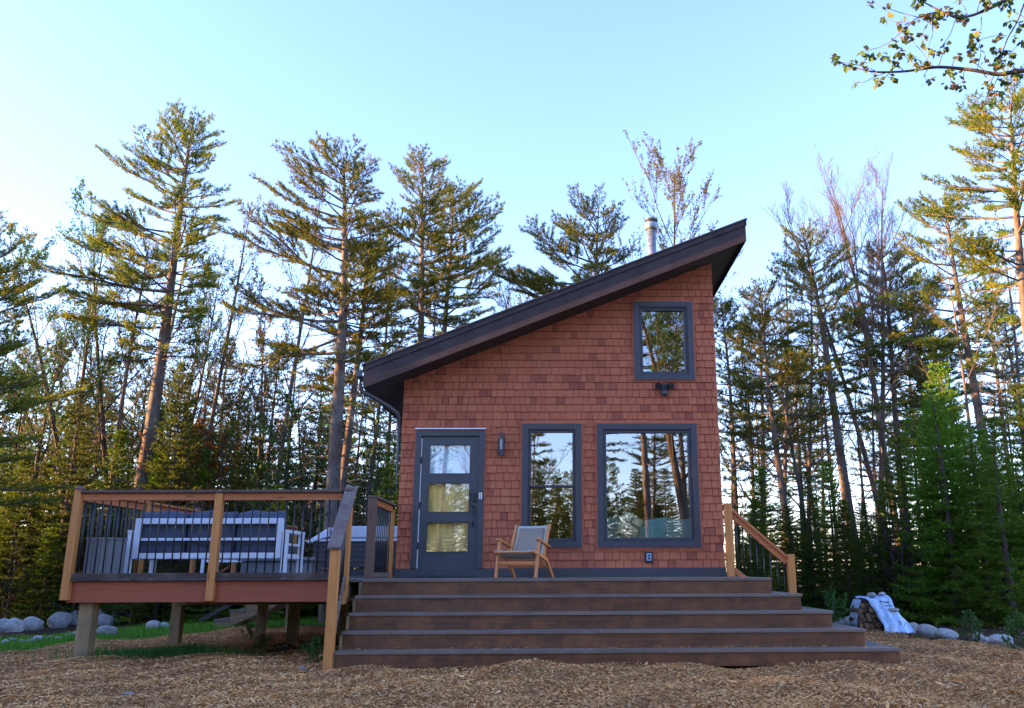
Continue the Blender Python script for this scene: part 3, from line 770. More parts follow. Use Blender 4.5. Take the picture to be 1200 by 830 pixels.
def sag_sheet(corners, sag, n=10, th=.012):
    a, b, c, d = [Vector(p) for p in corners]
    nrm = (b-a).cross(d-a).normalized(); m = MB(); v = []
    for side in (0, 1):
        for j in range(n+1):
            for i in range(n+1):
                u, w = i/n, j/n
                p = a.lerp(b, u).lerp(d.lerp(c, u), w) - nrm*(sag*(1-(2*w-1)**2) + .01*(1-(2*u-1)**2)) - nrm*th*side
                v.append(tuple(p))
    f = []; N = (n+1)**2
    for j in range(n):
        for i in range(n):
            q = j*(n+1)+i
            f.append((q,q+1,q+n+2,q+n+1)); f.append((N+q+n+1,N+q+n+2,N+q+1,N+q))
    for i in range(n):
        f.append((i, N+i, N+i+1, i+1)); q = n*(n+1)+i; f.append((q, q+1, N+q+1, N+q))
        q = i*(n+1); f.append((q, q+n+1, N+q+n+1, N+q)); q = i*(n+1)+n; f.append((q, N+q, N+q+n+1, q+n+1))
    m.add(v, f); return m
sag_sheet([(-hw+.03,-.355,.365),(hw-.03,-.355,.365),(hw-.05,.10,.275),(-hw+.05,.10,.275)], .035).build('seat', M['weave2'], ch, smooth=True)
sag_sheet([(-hw+.05,.075,.27),(hw-.05,.075,.27),(hw-.05,.315,.72),(-hw+.05,.315,.72)], .02).build('backrest', M['weave2'], ch, smooth=True)
sag_sheet([(-hw+.10,.085,.31),(hw-.10,.085,.31),(hw-.10,.292,.69),(-hw+.10,.292,.69)], .015, th=.003).build('back_panel', M['weave'], ch, smooth=True)

# ------------------------------------------------------------------ DECK FURNITURE
def cushion(m, x0, x1, y0, y1, z0, z1, r=.045, seed=0):
    # pillow-like rounded block
    n = 8; rd = random.Random(seed)
    V = []; F = []
    c = Vector(((x0+x1)/2,(y0+y1)/2,(z0+z1)/2)); h = Vector(((x1-x0)/2,(y1-y0)/2,(z1-z0)/2))
    import itertools
    idx = {}
    def vert(p):
        k = tuple(round(q,5) for q in p)
        if k not in idx:
            q = Vector(p); e = Vector([max(-hh+r, min(hh-r, qq*hh)) for qq, hh in zip(q, h)])
            full = Vector([qq*hh for qq, hh in zip(q, h)]); d = full-e
            if d.length > 0: d = d.normalized()*r
            bul = 1+.0*rd.random(); pt = c+e+d
            puff = (1-q.x**4)*(1-q.z**4)*.025
            pt.y += puff*(1 if q.y > 0 else -1)*abs(q.y); pt.z += .015*math.sin(q.x*5+seed)*max(0,q.z)
            idx[k] = len(V); V.append(tuple(pt))
        return idx[k]
    for ax in range(3):
        for sg_ in (-1, 1):
            for i in range(n):
                for j in range(n):
                    q = []
                    for (a, b) in ((i,j),(i+1,j),(i+1,j+1),(i,j+1)):
                        p = [0,0,0]; p[ax] = sg_; p[(ax+1)%3] = -1+2*a/n; p[(ax+2)%3] = -1+2*b/n
                        q.append(vert(p))
                    F.append(tuple(q) if sg_ > 0 else tuple(q[::-1]))
    m.add(V, F)
so = thing('outdoor_sofa', 'white framed outdoor sofa with navy cushions seen from behind on the deck', 'sofa', (-2.30,-1.28,0))
sw = .985
m = MB(); frame_boxes(m, -sw, sw, .27, .80, .075, -.03, .03); m.box(-sw+.076, sw-.076, -.02, .02, .505, .54)
m.build('back_frame', M['white'], so, bevel=.005)
for s_ in (-1, 1):
    for yy in (-.0, .72):
        m = MB(); x = s_*(sw+.045); m.box(x-.035, x+.035, yy-.035, yy+.035, 0, .60); m.build('leg', M['white'], so, bevel=.004)
    m = MB(); m.box(x-.04, x+.04, -.04, .76, .601, .645); m.build('armrest', M['white'], so, bevel=.004)
    m = MB(); m.box(x-.02, x+.02, .036, .684, .27, .33); m.box(x-.015, x+.015, .036, .684, .44, .47); m.build('side_rail', M['white'], so, bevel=.003)
m = MB(); m.box(-sw, sw, .035, .74, .27, .32); m.build('seat_frame', M['white'], so, bevel=.003)
for k in range(3):
    w_ = 2*sw/3; x0 = -sw+k*w_
    m = MB(); cushion(m, x0+.01, x0+w_-.01, .05, .20, .40, .90, seed=k+1); m.build('back_cushion', M['cushion'], so, smooth=True)
    m = MB(); cushion(m, x0+.01, x0+w_-.01, .06, .74, .325, .46, seed=k+5); m.build('seat_cushion', M['cushion'], so, smooth=True)
gb = thing('storage_box', 'grey plank-sided box on the deck left of the sofa', 'box', (-3.44,-1.68,0), 0)
m = MB()
for k in range(4): m.box(-.18+k*.091, -.18+k*.091+.086, -.15, .15, .01, .50)
m.build('body', M['greypanel'], gb, bevel=.003)
MB().box(-.19,.19,-.16,.16,.501,.53).build('lid', M['greypanel'], gb, bevel=.004)
tb = thing('coffee_table', 'low grey coffee table beyond the sofa on the deck', 'table', (-1.9,.55,0))
m = MB(); m.box(-.55,.62,-.3,.3,.26,.31); m.build('top', M['greypanel'], tb, bevel=.004)
m = MB(); m.box(-.5,.57,-.25,.25,.02,.255); m.build('body', M['greypanel'], tb, bevel=.004)
for x in (-.85,.9):
    pass
# second pair of chairs' legs visible under the sofa: a white framed armchair facing back
ac = thing('outdoor_armchair', 'white framed armchair facing the sofa at the far side of the table', 'armchair', (-3.0,1.5,0), 0)
for x, y in ((-.33,-.3),(.33,-.3),(-.33,.3),(.33,.3)):
    m = MB(); m.box(x-.025,x+.025,y-.025,y+.025,0,.56); m.build('leg', M['white'], ac, bevel=.003)
m = MB(); m.box(-.3,.3,-.3,.3,.25,.29); m.build('seat_frame', M['white'], ac, bevel=.003)
m = MB(); cushion(m, -.3,.3,-.28,.28,.295,.44, seed=3); m.build('seat_cushion', M['cushion'], ac, smooth=True)
m = MB(); cushion(m, -.3,.3,.15,.29,.445,.80, seed=4); m.build('back_cushion', M['cushion'], ac, smooth=True)
# hot tub
ht = thing('hot_tub', 'hot tub with dark slatted cabinet and pale blue cover beside the cabin', 'hot tub', (-1.0,3.3,0))
m = MB(); m.box(-.9,.85,-.85,.85,.02,.14)
for k in range(5): m.box(-.92,.87,-.87,.87,.17+k*.088,.17+k*.088+.082)
m.build('cabinet', M['tubside'], ht, bevel=.004)
m = MB(); m.box(-.96,.91,-.91,.91,.612,.66); m.build('rim', M['white'], ht, bevel=.015)
m = MB(); m.hexa([(-.62,-.92,.665),(.92,-.92,.665),(.92,.92,.665),(-.62,.92,.665),(-.60,-.9,.88),(.9,-.9,.88),(.9,.9,.88),(-.60,.9,.88)]); m.build('cover', M['tubcover'], ht, bevel=.03)
m = MB(); m.hexa([(-1.0,-.93,.58),(-.63,-.93,.70),(-.63,.5,.70),(-1.0,.5,.58),(-1.02,-.93,.62),(-.64,-.93,.86),(-.64,.5,.86),(-1.02,.5,.62)]); m.build('cover_flap', M['white'], ht, bevel=.01)

# interior sofa and pillow behind the large window
isf = thing('indoor_sofa', 'teal sofa back inside behind the large window', 'sofa', (3.75,.48,0))
m = MB(); cushion(m, -.85,-.02,-.12,.12,.42,.88, seed=2); m.build('back_cushion', M['teal'], isf, smooth=True)
m = MB(); cushion(m, -.01,.85,-.12,.12,.42,.88, seed=3); m.build('back_cushion', M['teal'], isf, smooth=True)
m = MB(); m.box(-.88,.88,-.16,-.121,.05,.76); m.box(-.88,.88,-.12,.75,.05,.40); m.build('base', M['teal'], isf, bevel=.02)
pl = thing('throw_pillow', 'beige throw pillow tilted on the teal sofa behind the large window', 'pillow', (3.50,.24,.78)); pl.rotation_euler = (rad(-12), rad(28), 0)
m = MB(); cushion(m, -.17,.17,-.05,.05,-.17,.17, seed=2); m.build('pillow_body', M['pillow'], pl, smooth=True)
m = MB(); m.box(-.172,.172,-.086,-.08,-.012,.012); m.box(-.012,.012,-.0875,-.0815,-.172,.172); m.build('ribbon', M['room'], pl)

# ------------------------------------------------------------------ ROCKS
def rock_mesh(seed):
    rd = np.random.default_rng(seed)
    import bmesh
    bm = bmesh.new(); bmesh.ops.create_icosphere(bm, subdivisions=3, radius=1)
    ax = rd.normal(size=(9,3)); ax /= np.linalg.norm(ax, axis=1)[:,None]; off = .62+.3*rd.random(9)
    ph = rd.random(6)*6
    for v in bm.verts:
        p = np.array(v.co)
        for a, o in zip(ax, off):
            d = p@a
            if d > o: p = p - a*(d-o)*.85
        p *= 1 + .04*math.sin(4*p[0]+ph[0])+.04*math.sin(5*p[1]+ph[1]) + .03*math.sin(9*p[2]+ph[2]+3*p[0])
        v.co = p
    me = bpy.data.meshes.new('rock'); bm.to_mesh(me); bm.free()
    me.polygons.foreach_set('use_smooth', [True]*len(me.polygons)); me.materials.append(M['rock']); return me
RM = [rock_mesh(s) for s in range(6)]
def rock(px, py, w, h, label, group='granite rocks edging the yard', name='rock', Yov=None):
    # py: pixel of the base of the rock on the ground
    z = -1.12
    for _ in range(12):
        p = at(px, py, Z=z); z = G(p.x, p.y)
    D = p.y+CQ['cd']; sx = w/2/1001*D; sz = h/2/1001*D
    o = link(name, RM[R_.randrange(6)])
    sy = (sx+sz)*.55
    o.location = (p.x, p.y+sy*.8, z+sz*.55); o.scale = (sx*1.02, sy, sz*1.25); o.rotation_euler = (R_.uniform(-.2,.2), R_.uniform(-.2,.2), R_.uniform(0,.5))
    tag(o, label, 'rock', group); return o
ords = ['first','second','third','fourth','fifth','sixth','seventh','eighth','ninth','tenth','eleventh','twelfth']
LR = [(-2,742,20,18),(11,741,20,17),(32,739,24,16),(63,736,28,19),(84,733,16,18),(105,732,18,22),(118,733,20,15),(135,731,22,17),(152,726,16,14),(165,722,18,14)]
for i, (a,b,c,d) in enumerate(LR): rock(a, b, c, d, 'pale granite rock in the border behind the lawn, %s from the left edge' % ords[i])
NR = [(120,746,22,13,'round pale rock on the mulch left of the second deck post'),(176,738,18,11,'tan rock at the mulch edge just left of the second deck post'),(190,737,12,8,'small grey rock nearest the second deck post'),(3,757,9,8,'lone small white rock at the left frame edge on the mulch')]
for a,b,c,d,l in NR: rock(a, b, c, d, l)
for i, x in enumerate(range(14, 100, 9)): rock(x+R_.uniform(-2,2), 753-(x-14)*.09+R_.uniform(-1,1), R_.uniform(8,11), R_.uniform(4,5.5), 'small flat white edging stone where lawn meets mulch, %s from the left' % ords[i], 'flat white edging stones')
BR = [(228,716,26,14),(300,712,26,18),(318,711,24,13),(344,710,26,9),(366,712,18,8),(290,726,14,8),(312,723,26,9),(330,722,14,7)]
for i, (a,b,c,d) in enumerate(BR): rock(a, b, c, d, 'pale rock seen under the raised deck beyond the posts, %s of that row' % ords[i], 'rocks beyond the deck')
RR = [(985,734,14,10,'small pale rock behind the steps, leftmost by the woodpile'),(999,734,18,12,'grey rock touching the left side of the woodpile'),(1072,743,22,14,'grey rock against the right foot of the tarp'),(1090,746,30,16,'broad blue-grey rock second right of the tarp'),(1112,750,34,14,'long pale rock right of the broad blue-grey rock'),(1148,752,18,11,'small rock beside the green tuft on the right'),(1176,757,36,14,'large flat boulder at the right end of the border'),(1160,755,14,8,'small stone left of the large flat end boulder')]
for a,b,c,d,l in RR: rock(a, b, c, d, l)
rock(353,787,9,5,'small grey stone lying on the mulch in front of the deck')
rock(147,816,14,5,'flat pale stone lying on the mulch at lower left')

# ------------------------------------------------------------------ FIREWOOD
def log_mesh(seed, L, r, split):
    rd = random.Random(seed); m = MB(); n = 7 if not split else 5
    a0 = rd.random()*6; ring = []
    for i in range(n):
        a = a0+i*2*PI/n; rr_ = r*rd.uniform(.75,1.1); ring.append((math.cos(a)*rr_, math.sin(a)*rr_))
    v = [(x, -L/2, z) for x, z in ring]+[(x, L/2, z) for x, z in ring]
    f = [tuple(range(n)), tuple(range(2*n-1, n-1, -1))]+[(i+n, (i+1)%n+n, (i+1)%n, i) for i in range(n)]
    m.add(v, f); me = m.mesh('firewood_log'); me.materials.append(M['log']); me.materials.append(M['logbark'])
    for p in me.polygons:
        if p.index >= 2 and rd.random() < .6: p.material_index = 1
    return me
LM = [log_mesh(i, .42, .062, i % 2) for i in range(6)]
base = at(1037, 741, Z=-1.06); bxw, byw = base.x, base.y
WG = G(bxw, byw+.2); rd = random.Random(3); U = .0148
for r_i in range(6):
    x = -.50 + .015*r_i + (.05 if r_i % 2 else 0)
    while x < .42 - .05*r_i:
        o = link('firewood_log', LM[rd.randrange(6)])
        o.location = (bxw + x, byw + .24 + rd.uniform(-.04,.02), WG + .045 + r_i*.092 + rd.uniform(-.01,.01)); o.rotation_euler = (0, rd.uniform(0,6), rd.uniform(-.06,.06)); o.scale = (.95,1,.95)
        tag(o, 'split firewood log end in the tarp-covered stack', 'firewood', 'logs stacked under the tarp')
        x += .104
def tarp():
    V = []; F = []
    Lc = np.array([(-.30,.62),(-.20,.45),(-.10,.21),(-.05,.0)]); Rc = np.array([(.14,.66),(.24,.40),(.37,.24),(.50,.0)])
    yt = np.array([0.0,-.04,-.12,-.22])
    n, mm = 16, 22
    def prof(C, v): return np.interp(v*3, range(4), C[:,0]), np.interp(v*3, range(4), C[:,1])
    def grid(fn, n, mm):
        b0 = len(V)
        for j in range(mm+1):
            for i in range(n+1): V.append(fn(i/n, j/mm))
        for j in range(mm):
            for i in range(n):
                q = b0+j*(n+1)+i; F.append((q, q+1, q+n+2, q+n+1))
    def front(u, v):
        (xa, za), (xb, zb_) = prof(Lc, v), prof(Rc, v)
        x = xa+(xb-xa)*u; z = za+(zb_-za)*u; y = np.interp(v*3, range(4), yt) - .05*math.sin(u*PI)*v
        y += (.022*math.sin(u*17+v*6)+.016*math.sin(v*21+u*5)+.012*math.sin(u*41))*(.25+v)
        return (x+.012*math.sin(v*19), y, max(.012, z+.008*math.sin(u*13)))
    grid(front, n, mm)
    def topf(u, v):
        p = front(u, 0); y = .55*v
        return (p[0]-.07*(1-u)*min(1,v*6), p[1]+y, p[2]+.015*math.sin(v*9+u*6)+.02*min(1,v*3)-(.35*max(0,v-.85)/.15))
    grid(topf, n, 12)
    def sidef(u, v):
        p = front(1, v); return (p[0]+.03*u, p[1]+(.55-p[1])*u, p[2]+.012*math.sin(u*14+v*9)*v)
    grid(sidef, 10, mm)
    def flap(u, v):
        return (-.40-.13*v**.7+.01*math.sin(v*15), .03+.45*u, .61-.50*v)
    grid(flap, 6, 8)
    m = MB(); m.add(V, F); return m
tp = thing('tarp', 'pale blue-white printed tarp draped over the firewood stack', 'tarp', (bxw, byw, WG), 0)
o = tarp().build('sheet', M['tarp'], tp, smooth=True); sol = o.modifiers.new('s', 'SOLIDIFY'); sol.thickness = .005
def text(name, s, size, loc, rot, mat, parent, ex=.002):
    c = bpy.data.curves.new(name, 'FONT'); c.body = s; c.size = size; c.extrude = ex; c.align_x = 'CENTER'
    o = bpy.data.objects.new(name, c); COL.objects.link(o); bpy.context.view_layer.update()
    me = bpy.data.meshes.new_from_object(o.evaluated_get(bpy.context.evaluated_depsgraph_get())); bpy.data.objects.remove(o)
    me.materials.clear(); me.materials.append(mat)
    o = link(name, me, parent); o.location = loc; o.rotation_euler = rot; return o
text('printed_letters', 'TV', .13, (.27,-.20,.13), (rad(68), rad(6), 0), M['tarpink'], tp)
m = MB(); q = random.Random(9)
for k in range(7): m.bar((-.06+k*.026,-.035,.575-k*.003),(-.045+k*.026,-.035,.575-k*.003),.004,.024+.012*q.random())
for k in range(3): m.bar((.03+k*.05,-.055,.50),(.07+k*.05,-.055,.50),.004,.016)
m.build('printed_marks', M['tarpink'], tp)
def rock_at(x, y, z, s, label):
    o = link('rock', RM[R_.randrange(6)]); o.location = (x,y,z); o.scale = s; o.rotation_euler = (0,0,R_.random()*3); tag(o, label, 'rock', 'stones weighing down the tarp')
rock_at(bxw-.15, byw+.15, WG+.70, (.13,.09,.045), 'flat grey stone on top of the tarp, left one')
rock_at(bxw+.06, byw+.18, WG+.71, (.10,.08,.04), 'smaller flat stone on top of the tarp, right one')
rock_at(bxw+.17, byw-.07, WG+.42, (.13,.06,.045), 'brown stone resting on the slanting side of the tarp')
# round log heap beyond the deck
hb = at(183, 724, Z=-1.2); LM2 = [log_mesh(i+20, .4, .085, 0) for i in range(4)]
for r_i in range(5):
    for k in range(9-r_i):
        o = link('firewood_log', LM2[rd.randrange(4)])
        x_ = hb.x - .62 + k*.165 + r_i*.085; y_ = hb.y+.2
        o.location = (x_, y_+rd.uniform(-.08,.08), G(x_,y_)+.07+r_i*.125); o.rotation_euler = (rd.uniform(-.1,.1), rd.uniform(0,6), rd.uniform(-.25,.25))
        tag(o, 'round log in the heap of firewood beyond the left side of the deck', 'firewood', 'logs heaped beyond the deck')
# ------------------------------------------------------------------ TREES
class TB:
    """collects wood tubes and leaf faces for one tree"""
    def __init__(s, seed): s.r = np.random.default_rng(seed); s.V = []; s.F = []; s.n = 0; s.LP = []; s.LD = []; s.LS = []
    def tube(s, pts, rads, n=4):
        pts = np.asarray(pts, float); m = len(pts)
        t = np.empty_like(pts); t[1:-1] = pts[2:]-pts[:-2]; t[0] = pts[1]-pts[0]; t[-1] = pts[-1]-pts[-2]
        t /= np.sqrt((t*t).sum(1))[:,None]+1e-9
        ref = np.array([0,0,1.]) if abs(t[0,2]) < .75 else np.array([1.,0,0])
        a = np.cross(t, ref); a /= np.sqrt((a*a).sum(1))[:,None]+1e-9; b = np.cross(t, a)
        th = np.arange(n)*2*PI/n; c, si = np.cos(th), np.sin(th)
        v = pts[:,None,:] + (a[:,None,:]*c[None,:,None] + b[:,None,:]*si[None,:,None])*np.asarray(rads)[:,None,None]
        s.V.append(v.reshape(-1,3))
        i = (np.arange(m-1)[:,None]*n + np.arange(n)[None]); j = np.arange(m-1)[:,None]*n + (np.arange(n)+1)[None]%n
        s.F.append(np.stack([i, j, j+n, i+n], -1).reshape(-1,4)+s.n); s.n += m*n
    def leaf(s, P, Dr, size=1.):
        s.LP.append(np.atleast_2d(P)); s.LD.append(np.atleast_2d(Dr)); s.LS.append(np.full(len(np.atleast_2d(P)), size))
    def wood(s, name, mat): return fast_mesh(name, np.concatenate(s.V), np.concatenate(s.F), mat, True)
    def needles(s, K, L, Wd, spread=1., up=.3):
        P = np.concatenate(s.LP); D = np.concatenate(s.LD); S = np.concatenate(s.LS); n = len(P)
        P = np.repeat(P, K, 0); D = np.repeat(D, K, 0); S = np.repeat(S, K); N = n*K
        d = D + s.r.normal(0, spread*.6, (N,3)) + np.array([0,0,up]); d /= np.linalg.norm(d, axis=1)[:,None]+1e-9
        w = np.cross(d, s.r.normal(size=(N,3))); w /= np.linalg.norm(w, axis=1)[:,None]+1e-9
        l = (L*S*(.6+.6*s.r.random(N)))[:,None]; P = P + s.r.normal(0, L*.18, (N,3))
        V = np.stack([P-w*Wd*.5, P+w*Wd*.5, P+d*l], 1).reshape(-1,3)
        return V, np.arange(N*3).reshape(-1,3)
    def leaves(s, K, L, Wd, droop=.3, spread=.8):
        P = np.concatenate(s.LP); D = np.concatenate(s.LD); S = np.concatenate(s.LS); n = len(P)
        P = np.repeat(P, K, 0); D = np.repeat(D, K, 0); S = np.repeat(S, K); N = n*K
        d = D*.6 + s.r.normal(0, spread*.7, (N,3)) - np.array([0,0,droop]); d /= np.linalg.norm(d, axis=1)[:,None]+1e-9
        w = np.cross(d, s.r.normal(size=(N,3))); w /= np.linalg.norm(w, axis=1)[:,None]+1e-9
        l = (L*S*(.6+.7*s.r.random(N)))[:,None]; q = Wd/L*l
        V = np.stack([P, P+d*l*.5+w*q*.5, P+d*l, P+d*l*.5-w*q*.5], 1).reshape(-1,3)
        return V, np.arange(N*4).reshape(-1,4)

def rotv(d, az): c, s = math.cos(az), math.sin(az); return np.array([d[0]*c-d[1]*s, d[0]*s+d[1]*c, d[2]])
def trunk_curve(H, lean, wob, r, n=14):
    t = np.linspace(0, 1, n); a, b = r.random(2)*6
    x = lean[0]*t**1.3 + wob*np.sin(t*5+a)*t; y = lean[1]*t**1.3 + wob*np.sin(t*4+b)*t
    return np.stack([x, y, H*t], 1)
def pt(tr, z, H):
    t = np.clip(z/H, 0, 1)*(len(tr)-1); i = int(min(len(tr)-2, t)); f = t-i
    return tr[i]*(1-f)+tr[i+1]*f

def pine(seed, H, cs=.45, L=2.6, lean=(0,0), r0=.2, wob=.12, dens=1., side=None, dead=1., gap=.0, K=9):
    T = TB(seed); r = T.r; tr = trunk_curve(H, lean, wob, r)
    tt = np.linspace(0,1,14); T.tube(tr, r0*(1-tt)**.75+.015, 8)
    z = cs*H; step = .42
    while z < H*.985:
        t = (z-cs*H)/(H-cs*H)
        prof = (1-t)**.5*(.55+.45*min(1, t*3))*1.0
        nb = r.integers(3, 6) if r.random() > gap else r.integers(1, 3)
        a0 = r.random()*6.3
        for b in range(nb):
            az = a0 + b*2*PI/nb + r.normal(0,.3)
            l = L*prof*r.uniform(.35, 1.2)+.2
            if side is not None: l *= 1+side[1]*math.cos(az-side[0])
            el = math.radians(-3 + 38*t**1.5 + r.normal(0, 8))
            branch_pine(T, pt(tr, z, H), az, el, l, dens, r)
        z += step*r.uniform(.7, 1.25)*(1-.45*t)
    # leader
    T.leaf(tr[-1]+np.array([[0,0,-.1],[0,0,.05]]), np.array([[0,0,1.],[0,0,1.]]))
    # dead lower limbs
    z = H*.1
    while z < cs*H*1.15:
        for b in range(r.integers(1, 4)):
            if r.random() > dead: continue
            az = r.random()*6.3; l = r.uniform(.4, 1.9)*(.6+.7*z/(cs*H)); el = r.uniform(-.35, .35)
            p0 = pt(tr, z, H); d = np.array([math.cos(az)*math.cos(el), math.sin(az)*math.cos(el), math.sin(el)])
            k = np.linspace(0,1,5)[:,None]; P = p0 + d*k*l + np.array([0,0,-.12])*k**2*l + r.normal(0,.03,(5,3))*k
            T.tube(P, .016*(1-k[:,0])+.005, 3)
            for q in range(r.integers(1,5)):
                s = r.uniform(.3,.95); p = P[int(s*4)]; d2 = rotv(d, r.choice([-1,1])*r.uniform(.4,.9)); l2 = l*.35*r.random()+.1
                T.tube([p, p+d2*l2*.5+r.normal(0,.02,3), p+d2*l2+r.normal(0,.05,3)], [.006,.005,.003], 3)
        z += r.uniform(.2, .5)
    return T, tr
def branch_pine(T, p0, az, el, l, dens, r):
    n = 6; k = np.linspace(0,1,n)[:,None]
    d = np.array([math.cos(az)*math.cos(el), math.sin(az)*math.cos(el), math.sin(el)])
    P = p0 + d*k*l + np.array([0,0,1.])*(k**2)*l*.16 + r.normal(0,.02,(n,3))*k*l
    T.tube(P, (.011+.011*l)*(1-.8*k[:,0]), 4)
    ns = max(4, int(l*8.5*dens))
    for q in range(ns):
        s = .28+.72*(q+.5*r.random())/ns
        i = s*(n-1); i0 = min(n-2, int(i)); p = P[i0]+(P[i0+1]-P[i0])*(i-i0)
        l2 = (.18+.42*l*(1-s)*r.uniform(.5,1.1)) ; l2 = min(l2, .9)
        d2 = rotv(d, (1 if q % 2 else -1)*r.uniform(.5,1.0)); d2[2] += .22+r.normal(0,.08)
        tip = p+d2*l2; mid = p+d2*l2*.5-np.array([0,0,.03])*l2
        T.tube([p, mid, tip], [.007,.005,.003], 3)
        m = max(2, int(l2/.10)); u = np.linspace(.4, 1, m)[:,None]
        T.leaf(p+(tip-p)*u, np.repeat(d2[None], m, 0))
    T.leaf(P[-1], (P[-1]-P[-2])/l*6)

def spruce(seed, H, R, base=.05, dens=1., lean=(0,0), K=0, droop=.25, r0=.08, thin=.0):
    T = TB(seed); r = T.r; tr = trunk_curve(H, lean, .05, r); tt = np.linspace(0,1,14)
    T.tube(tr, r0*(1-tt)+.012, 6)
    z = base*H
    while z < H*.99:
        t = (z-base*H)/(H*(1-base)); nb = r.integers(4, 7); a0 = r.random()*6
        for b in range(nb):
            if r.random() < thin: continue
            az = a0+b*2*PI/nb+r.normal(0,.2); l = R*(1-t)**.85*r.uniform(.6,1.15)+.08
            el = math.radians(-8+35*t)
            d = np.array([math.cos(az)*math.cos(el), math.sin(az)*math.cos(el), math.sin(el)])
            k = np.linspace(0,1,5)[:,None]; P = pt(tr, z, H)+d*k*l+np.array([0,0,-droop])*np.sin(k*PI*.8)*l*.6+np.array([0,0,.1])*k**3*l
            T.tube(P, (.006+.008*l)*(1-.8*k[:,0]), 3)
            ns = max(3, int(l*9*dens))
            for q in range(ns):
                s = .15+.85*(q+.5)/ns; i = s*4; i0 = min(3, int(i)); p = P[i0]+(P[i0+1]-P[i0])*(i-i0)
                l2 = min(.6, .10+.40*l*(1-s)*r.uniform(.6,1.2)); d2 = rotv(d, (1 if q%2 else -1)*r.uniform(.6,.95)); d2[2] -= .08
                T.tube([p, p+d2*l2], [.004,.002], 3)
                m = max(2, int(l2/.06)); u = np.linspace(.05,1,m)[:,None]; T.leaf(p+d2*l2*u, np.repeat(d2[None], m, 0))
            m = max(2, int(l/.07)); u = np.linspace(.25,1,m); T.leaf(np.stack([np.interp(u, k[:,0], P[:,c]) for c in range(3)], 1), np.repeat(d[None], m, 0))
        z += r.uniform(.13,.24)*(1.15-.5*t)*(1/dens)**.5*max(1, H/5)**.35
    return T, tr

def bare(seed, H, spread=.5, lean=(0,0), r0=.12, fork=.35, buds=0., n0=9, depth=3, up=.5, twig=1.):
    T = TB(seed); r = T.r; tr = trunk_curve(H, lean, .15, r); tt = np.linspace(0,1,14)
    T.tube(tr, r0*(1-tt)**.8+.008, 7)
    def rec(p, d, l, rd, dep):
        n = 5; k = np.linspace(0,1,n)[:,None]
        P = p+d*k*l+np.array([0,0,1.])*k**2*l*.18*up+np.cumsum(r.normal(0,.035,(n,3)),0)*l*k
        T.tube(P, rd*(1-.75*k[:,0])+.0015, 4 if dep > 1 else 3)
        if buds > 0 and dep <= 1 and r.random() < min(1, l*3.5):
            u = r.random(2 if dep else 3); T.leaf(np.stack([np.interp(u, k[:,0], P[:,c]) for c in range(3)], 1), np.repeat(d[None], len(u), 0))
        if dep == 0: return
        nk = int((3+dep+2*r.random())*twig)
        for q in range(nk):
            s = .2+.78*(q+r.random()*.6)/nk; i0 = min(n-2, int(s*(n-1)))
            pp = P[i0]+(P[i0+1]-P[i0])*(s*(n-1)-i0)
            a = r.random(3)-.5; d2 = d*1.0+np.cross(d, a)*r.uniform(1.0, 1.9)+np.array([0,0,.25*up]); d2 /= np.linalg.norm(d2)
            rec(pp, d2, l*(.62-.3*s)*r.uniform(.75,1.15), rd*.5*(1-.4*s), dep-1)
    for b in range(n0):
        t = fork+(1-fork)*(b+.3*r.random())/n0; az = b*2.4+r.normal(0,.4)
        el = math.radians(38+30*t+r.normal(0,8)); 
        d = np.array([math.cos(az)*math.cos(el), math.sin(az)*math.cos(el), math.sin(el)])
        rec(pt(tr, t*H, H), d, H*spread*(1.12-t)**.75*r.uniform(.6,1.1)*.9+.2, r0*.42*(1-t)+.008, depth)
    return T, tr

PROTO = {}
def proto(key, T, kind, bark, leaf, **kw):
    wm = T.wood('trunk', bark)
    lm = None
    if T.LP:
        V, F = T.needles(**kw) if kind == 'n' else T.leaves(**kw)
        lm = fast_mesh('crown', V, F, leaf)
    PROTO[key] = (wm, lm)
NK = dict(K=12, L=.13, Wd=.022, spread=1.0, up=.3)
SK = dict(K=5, L=.09, Wd=.026, spread=.9, up=.05)

def plant(key, name, x, y, label, cat, rot=0., s=1., group=None, z=None, sz=None):
    wm, lm = PROTO[key]
    o = thing(name, label, cat, (x, y, (G(x,y) if z is None else z)-.05), rot, group)
    o.scale = (s, s, sz or s)
    a = link('trunk', wm, o)
    if lm: link('crown', lm, o)
    return o
def size(px, py, Y):  # height above ground at that spot for a top pixel
    p = at(px, py, Y=Y); return p

def hero(gen, key, name, bx, by, tx, ty, Y, label, cat, bark, leaf, kind='n', nk=None, Hk=1., **kw):
    """tree whose foot is seen at column bx and whose top is at pixel tx,ty, standing at depth Y"""
    top = at(tx, ty, Y=Y); foot = at(bx, by, Y=Y)
    dx = (top.x-foot.x)/max(.1, top.z-foot.z)
    g = G(foot.x, Y); fx = foot.x - dx*(foot.z-g); H = top.z-g
    T, tr = gen(seed=hash_(key), H=H, lean=(top.x-fx, 0), **kw)
    proto(key, T, kind, bark, leaf, **(nk or NK))
    return plant(key, name, fx, Y, label, cat, z=g)
def hash_(k): return sum(ord(c)*(i+3) for i, c in enumerate(k))

